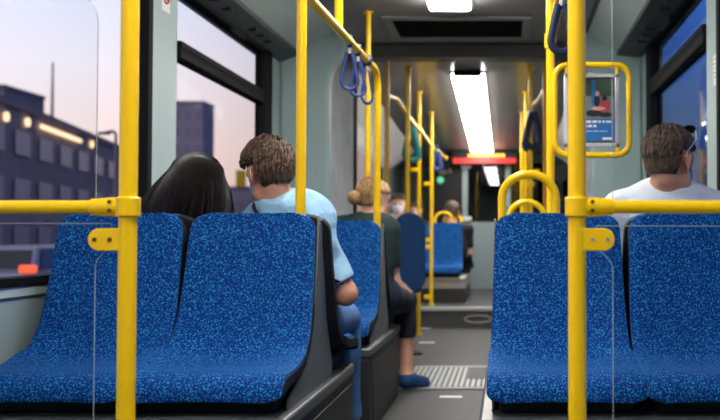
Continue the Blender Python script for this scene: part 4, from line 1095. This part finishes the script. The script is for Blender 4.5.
for q in (-1, 1):
    m = MB(); cen = Vector((q*.034, .062, .124)); n_ = 20; rim = []
    ax1 = Vector((1, -q*.25, -q*-.0)).normalized(); ax2 = Vector((0, -.75, .62)).normalized()
    ring = [cen + ax1*(.028*math.cos(a)) + ax2*(.017*math.sin(a)) for a in np.linspace(0, 2*PI, n_+1)[:-1]]
    MB().tube([hp(*p_)-o_ for p_ in ring], .0022, 6, True).build('rim', 'bag', t)
    m.add([hp(*p_)-o_ for p_ in ring] + [hp(*(p_+Vector((0, .0015, .0015))))-o_ for p_ in ring], [tuple(range(n_)), tuple(reversed(range(n_, 2*n_)))] + [(i, (i+1) % n_, n_+(i+1) % n_, n_+i) for i in range(n_)]); m.build('lens', 'lens', t)
    MB().tube([hp(*p_)-o_ for p_ in ((q*.063, .055, .115), (q*.084, .02, .075), (q*.087, -.02, .04), (q*.086, -.045, .018))], .0024, 6).build('temple', 'alu', t)
MB().tube([hp(*p_)-o_ for p_ in ((-.010, .070, .126), (0, .073, .129), (.010, .070, .126))], .0022, 6).build('bridge', 'bag', t)
# ---- blonde woman -----------------------------------------------------------------
w2 = Person('person in dark green top and dark shorts, blonde hair in a bun, blue shoes', (-.76, 4.98, .53), P(374, 199, 5.06), math.radians(-46), math.radians(-8), 0, .93, .007)
J = dict(pelvis=(-.75, 5.00, .585), chest=(-.745, 5.02, .83), neck=(-.755, 5.03, .995), sl=(-.90, 5.03, .935), sr=(-.655, 5.03, .925), el=(-.94, 5.08, .68), er=(-.625, 5.08, .645), wl=(-.84, 5.29, .63), wr=(-.60, 5.29, .595),
    hl=(-.84, 5.02, .56), hr=(-.66, 5.02, .56), kl=(-.83, 5.43, .535), kr=(-.60, 5.42, .515), al=(-.83, 5.44, .115), ar=(-.585, 5.41, .105), tl=(-.83, 5.56, .035), tr=(-.49, 5.45, .035))
J['handr'] = ((.10, .95, -.25), (.1, .2, 1), (-1, 0, 0))
w2.skel(J, .92, .35); w2.body('skin'); w2.shirt('shirt_green', .06, .72, .0016, g=.014); w2.trousers('shorts', 'shorts', to=.52, g=.014); w2.shoes('shoe')
def bun(B): B.ball(w2.hp(0, -.140, -.016), .032, .012)
hr_ = w2.hair('hair_blonde', 420, .06, .006, .0065, face=(.045, .06), nape=-.050, cap=.007, crown=(0, .05, .12), jit=.25, extra=bun)
mb = MB(); rng = random.Random(2); cb = Vector((0, -.140, -.016))
for i in range(60):
    ax_ = Vector((rng.gauss(0, 1), rng.gauss(0, 1), rng.gauss(0, 1))).normalized(); a1 = ax_.orthogonal().normalized(); a2 = ax_.cross(a1); a0 = rng.uniform(0, 6.28)
    mb.tube([w2.hp(*(cb + (a1*math.cos(a0+q) + a2*math.sin(a0+q))*.034*rng.uniform(.97, 1.06)))-w2.t.location for q in np.linspace(0, 1.5, 6)], [.003, .006, .0065, .006, .005, .001], 5)
mb.build('bun_locks', 'hair_blonde', hr_)
# ---- far passengers ------------------------------------------------------------------
def far_person(label, px, py, d, facing, shirt, msk, hairm, z0, yaw=0, stand=False):
    hd = P(px, py, d); x = hd.x; s = facing
    zb = z0+.46
    pr = Person(label, (x, d, zb), hd, (PI if s < 0 else 0)+yaw, -.08, 0, 1.0, .013)
    def q(a, b, z): return (x+a*s, d+b*s, z)
    nk = hd.z-.13; ch = nk-.20; pl = max(zb+.10, ch-.30)
    J = dict(pelvis=q(0, -.02, pl), chest=q(0, -.03, ch), neck=q(0, -.02, nk), sl=q(-.18, -.02, nk-.07), sr=q(.18, -.02, nk-.07), el=q(-.19, .05, nk-.33), er=q(.19, .05, nk-.33), wl=q(-.10, .25, nk-.36), wr=q(.10, .25, nk-.36),
        hl=q(-.09, 0, pl-.03), hr=q(.09, 0, pl-.03), kl=q(-.11, .42, pl-.04), kr=q(.11, .42, pl-.04), al=q(-.11, .44, z0+.12), ar=q(.11, .44, z0+.12), tl=q(-.11, .56, z0+.04), tr=q(.11, .56, z0+.04))
    if s < 0:
        for k in list(J):
            pass
        for k in ('s', 'e', 'w', 'h', 'k', 'a', 't'): pass
    pr.skel(J, 1.0, .5); pr.body('skin'); pr.shirt(shirt, .06, .8); pr.trousers('cloth_dark'); pr.shoes('cloth_dark', False)
    if msk: pr.mask('mask_white')
    pr.hair(hairm, 140, .04, .008, .010, cap=.012)
    return pr
far_person('distant person in a pale shirt and white face mask, facing the viewer', 398.5, 204, 11.0, -1, 'shirt_pale', True, 'hair_dark', Z_UP)
far_person('distant dark-clothed person in a white mask, beside the pale-shirted one', 415.5, 211, 11.9, -1, 'cloth_dark', True, 'hair_dark', Z_UP)
far_person('distant dark-haired person in dark clothes on the far blue seats', 452, 212, 10.55, 1, 'cloth_dark', False, 'hair_dark', Z_UP)
far_person('dim person in dark clothes behind the dark glass at the aisle end', 476, 187, 13.3, -1, 'cloth_dark', False, 'hair_dark', Z_UP+.35)
q = P(490, 225, 13.0); t = thing('cab_seat', 'dim blue seat behind the dark glass at the aisle end', 'seat', (P(485, 225, 13.5).x, 13.62, Z_UP))
m = MB(); m.box(-.26, .26, .0, .10, .5, 1.25); m.build('backrest', 'strap_blue', t, bevel=.04, seg=3)
m = MB(); m.box(-.26, .26, -.48, .02, .40, .52); m.build('cushion', 'strap_blue', t, bevel=.04, seg=3)
m = MB(); m.box(-.16, .16, -.36, -.04, 0, .40); m.build('base', 'shell', t, bevel=.02)
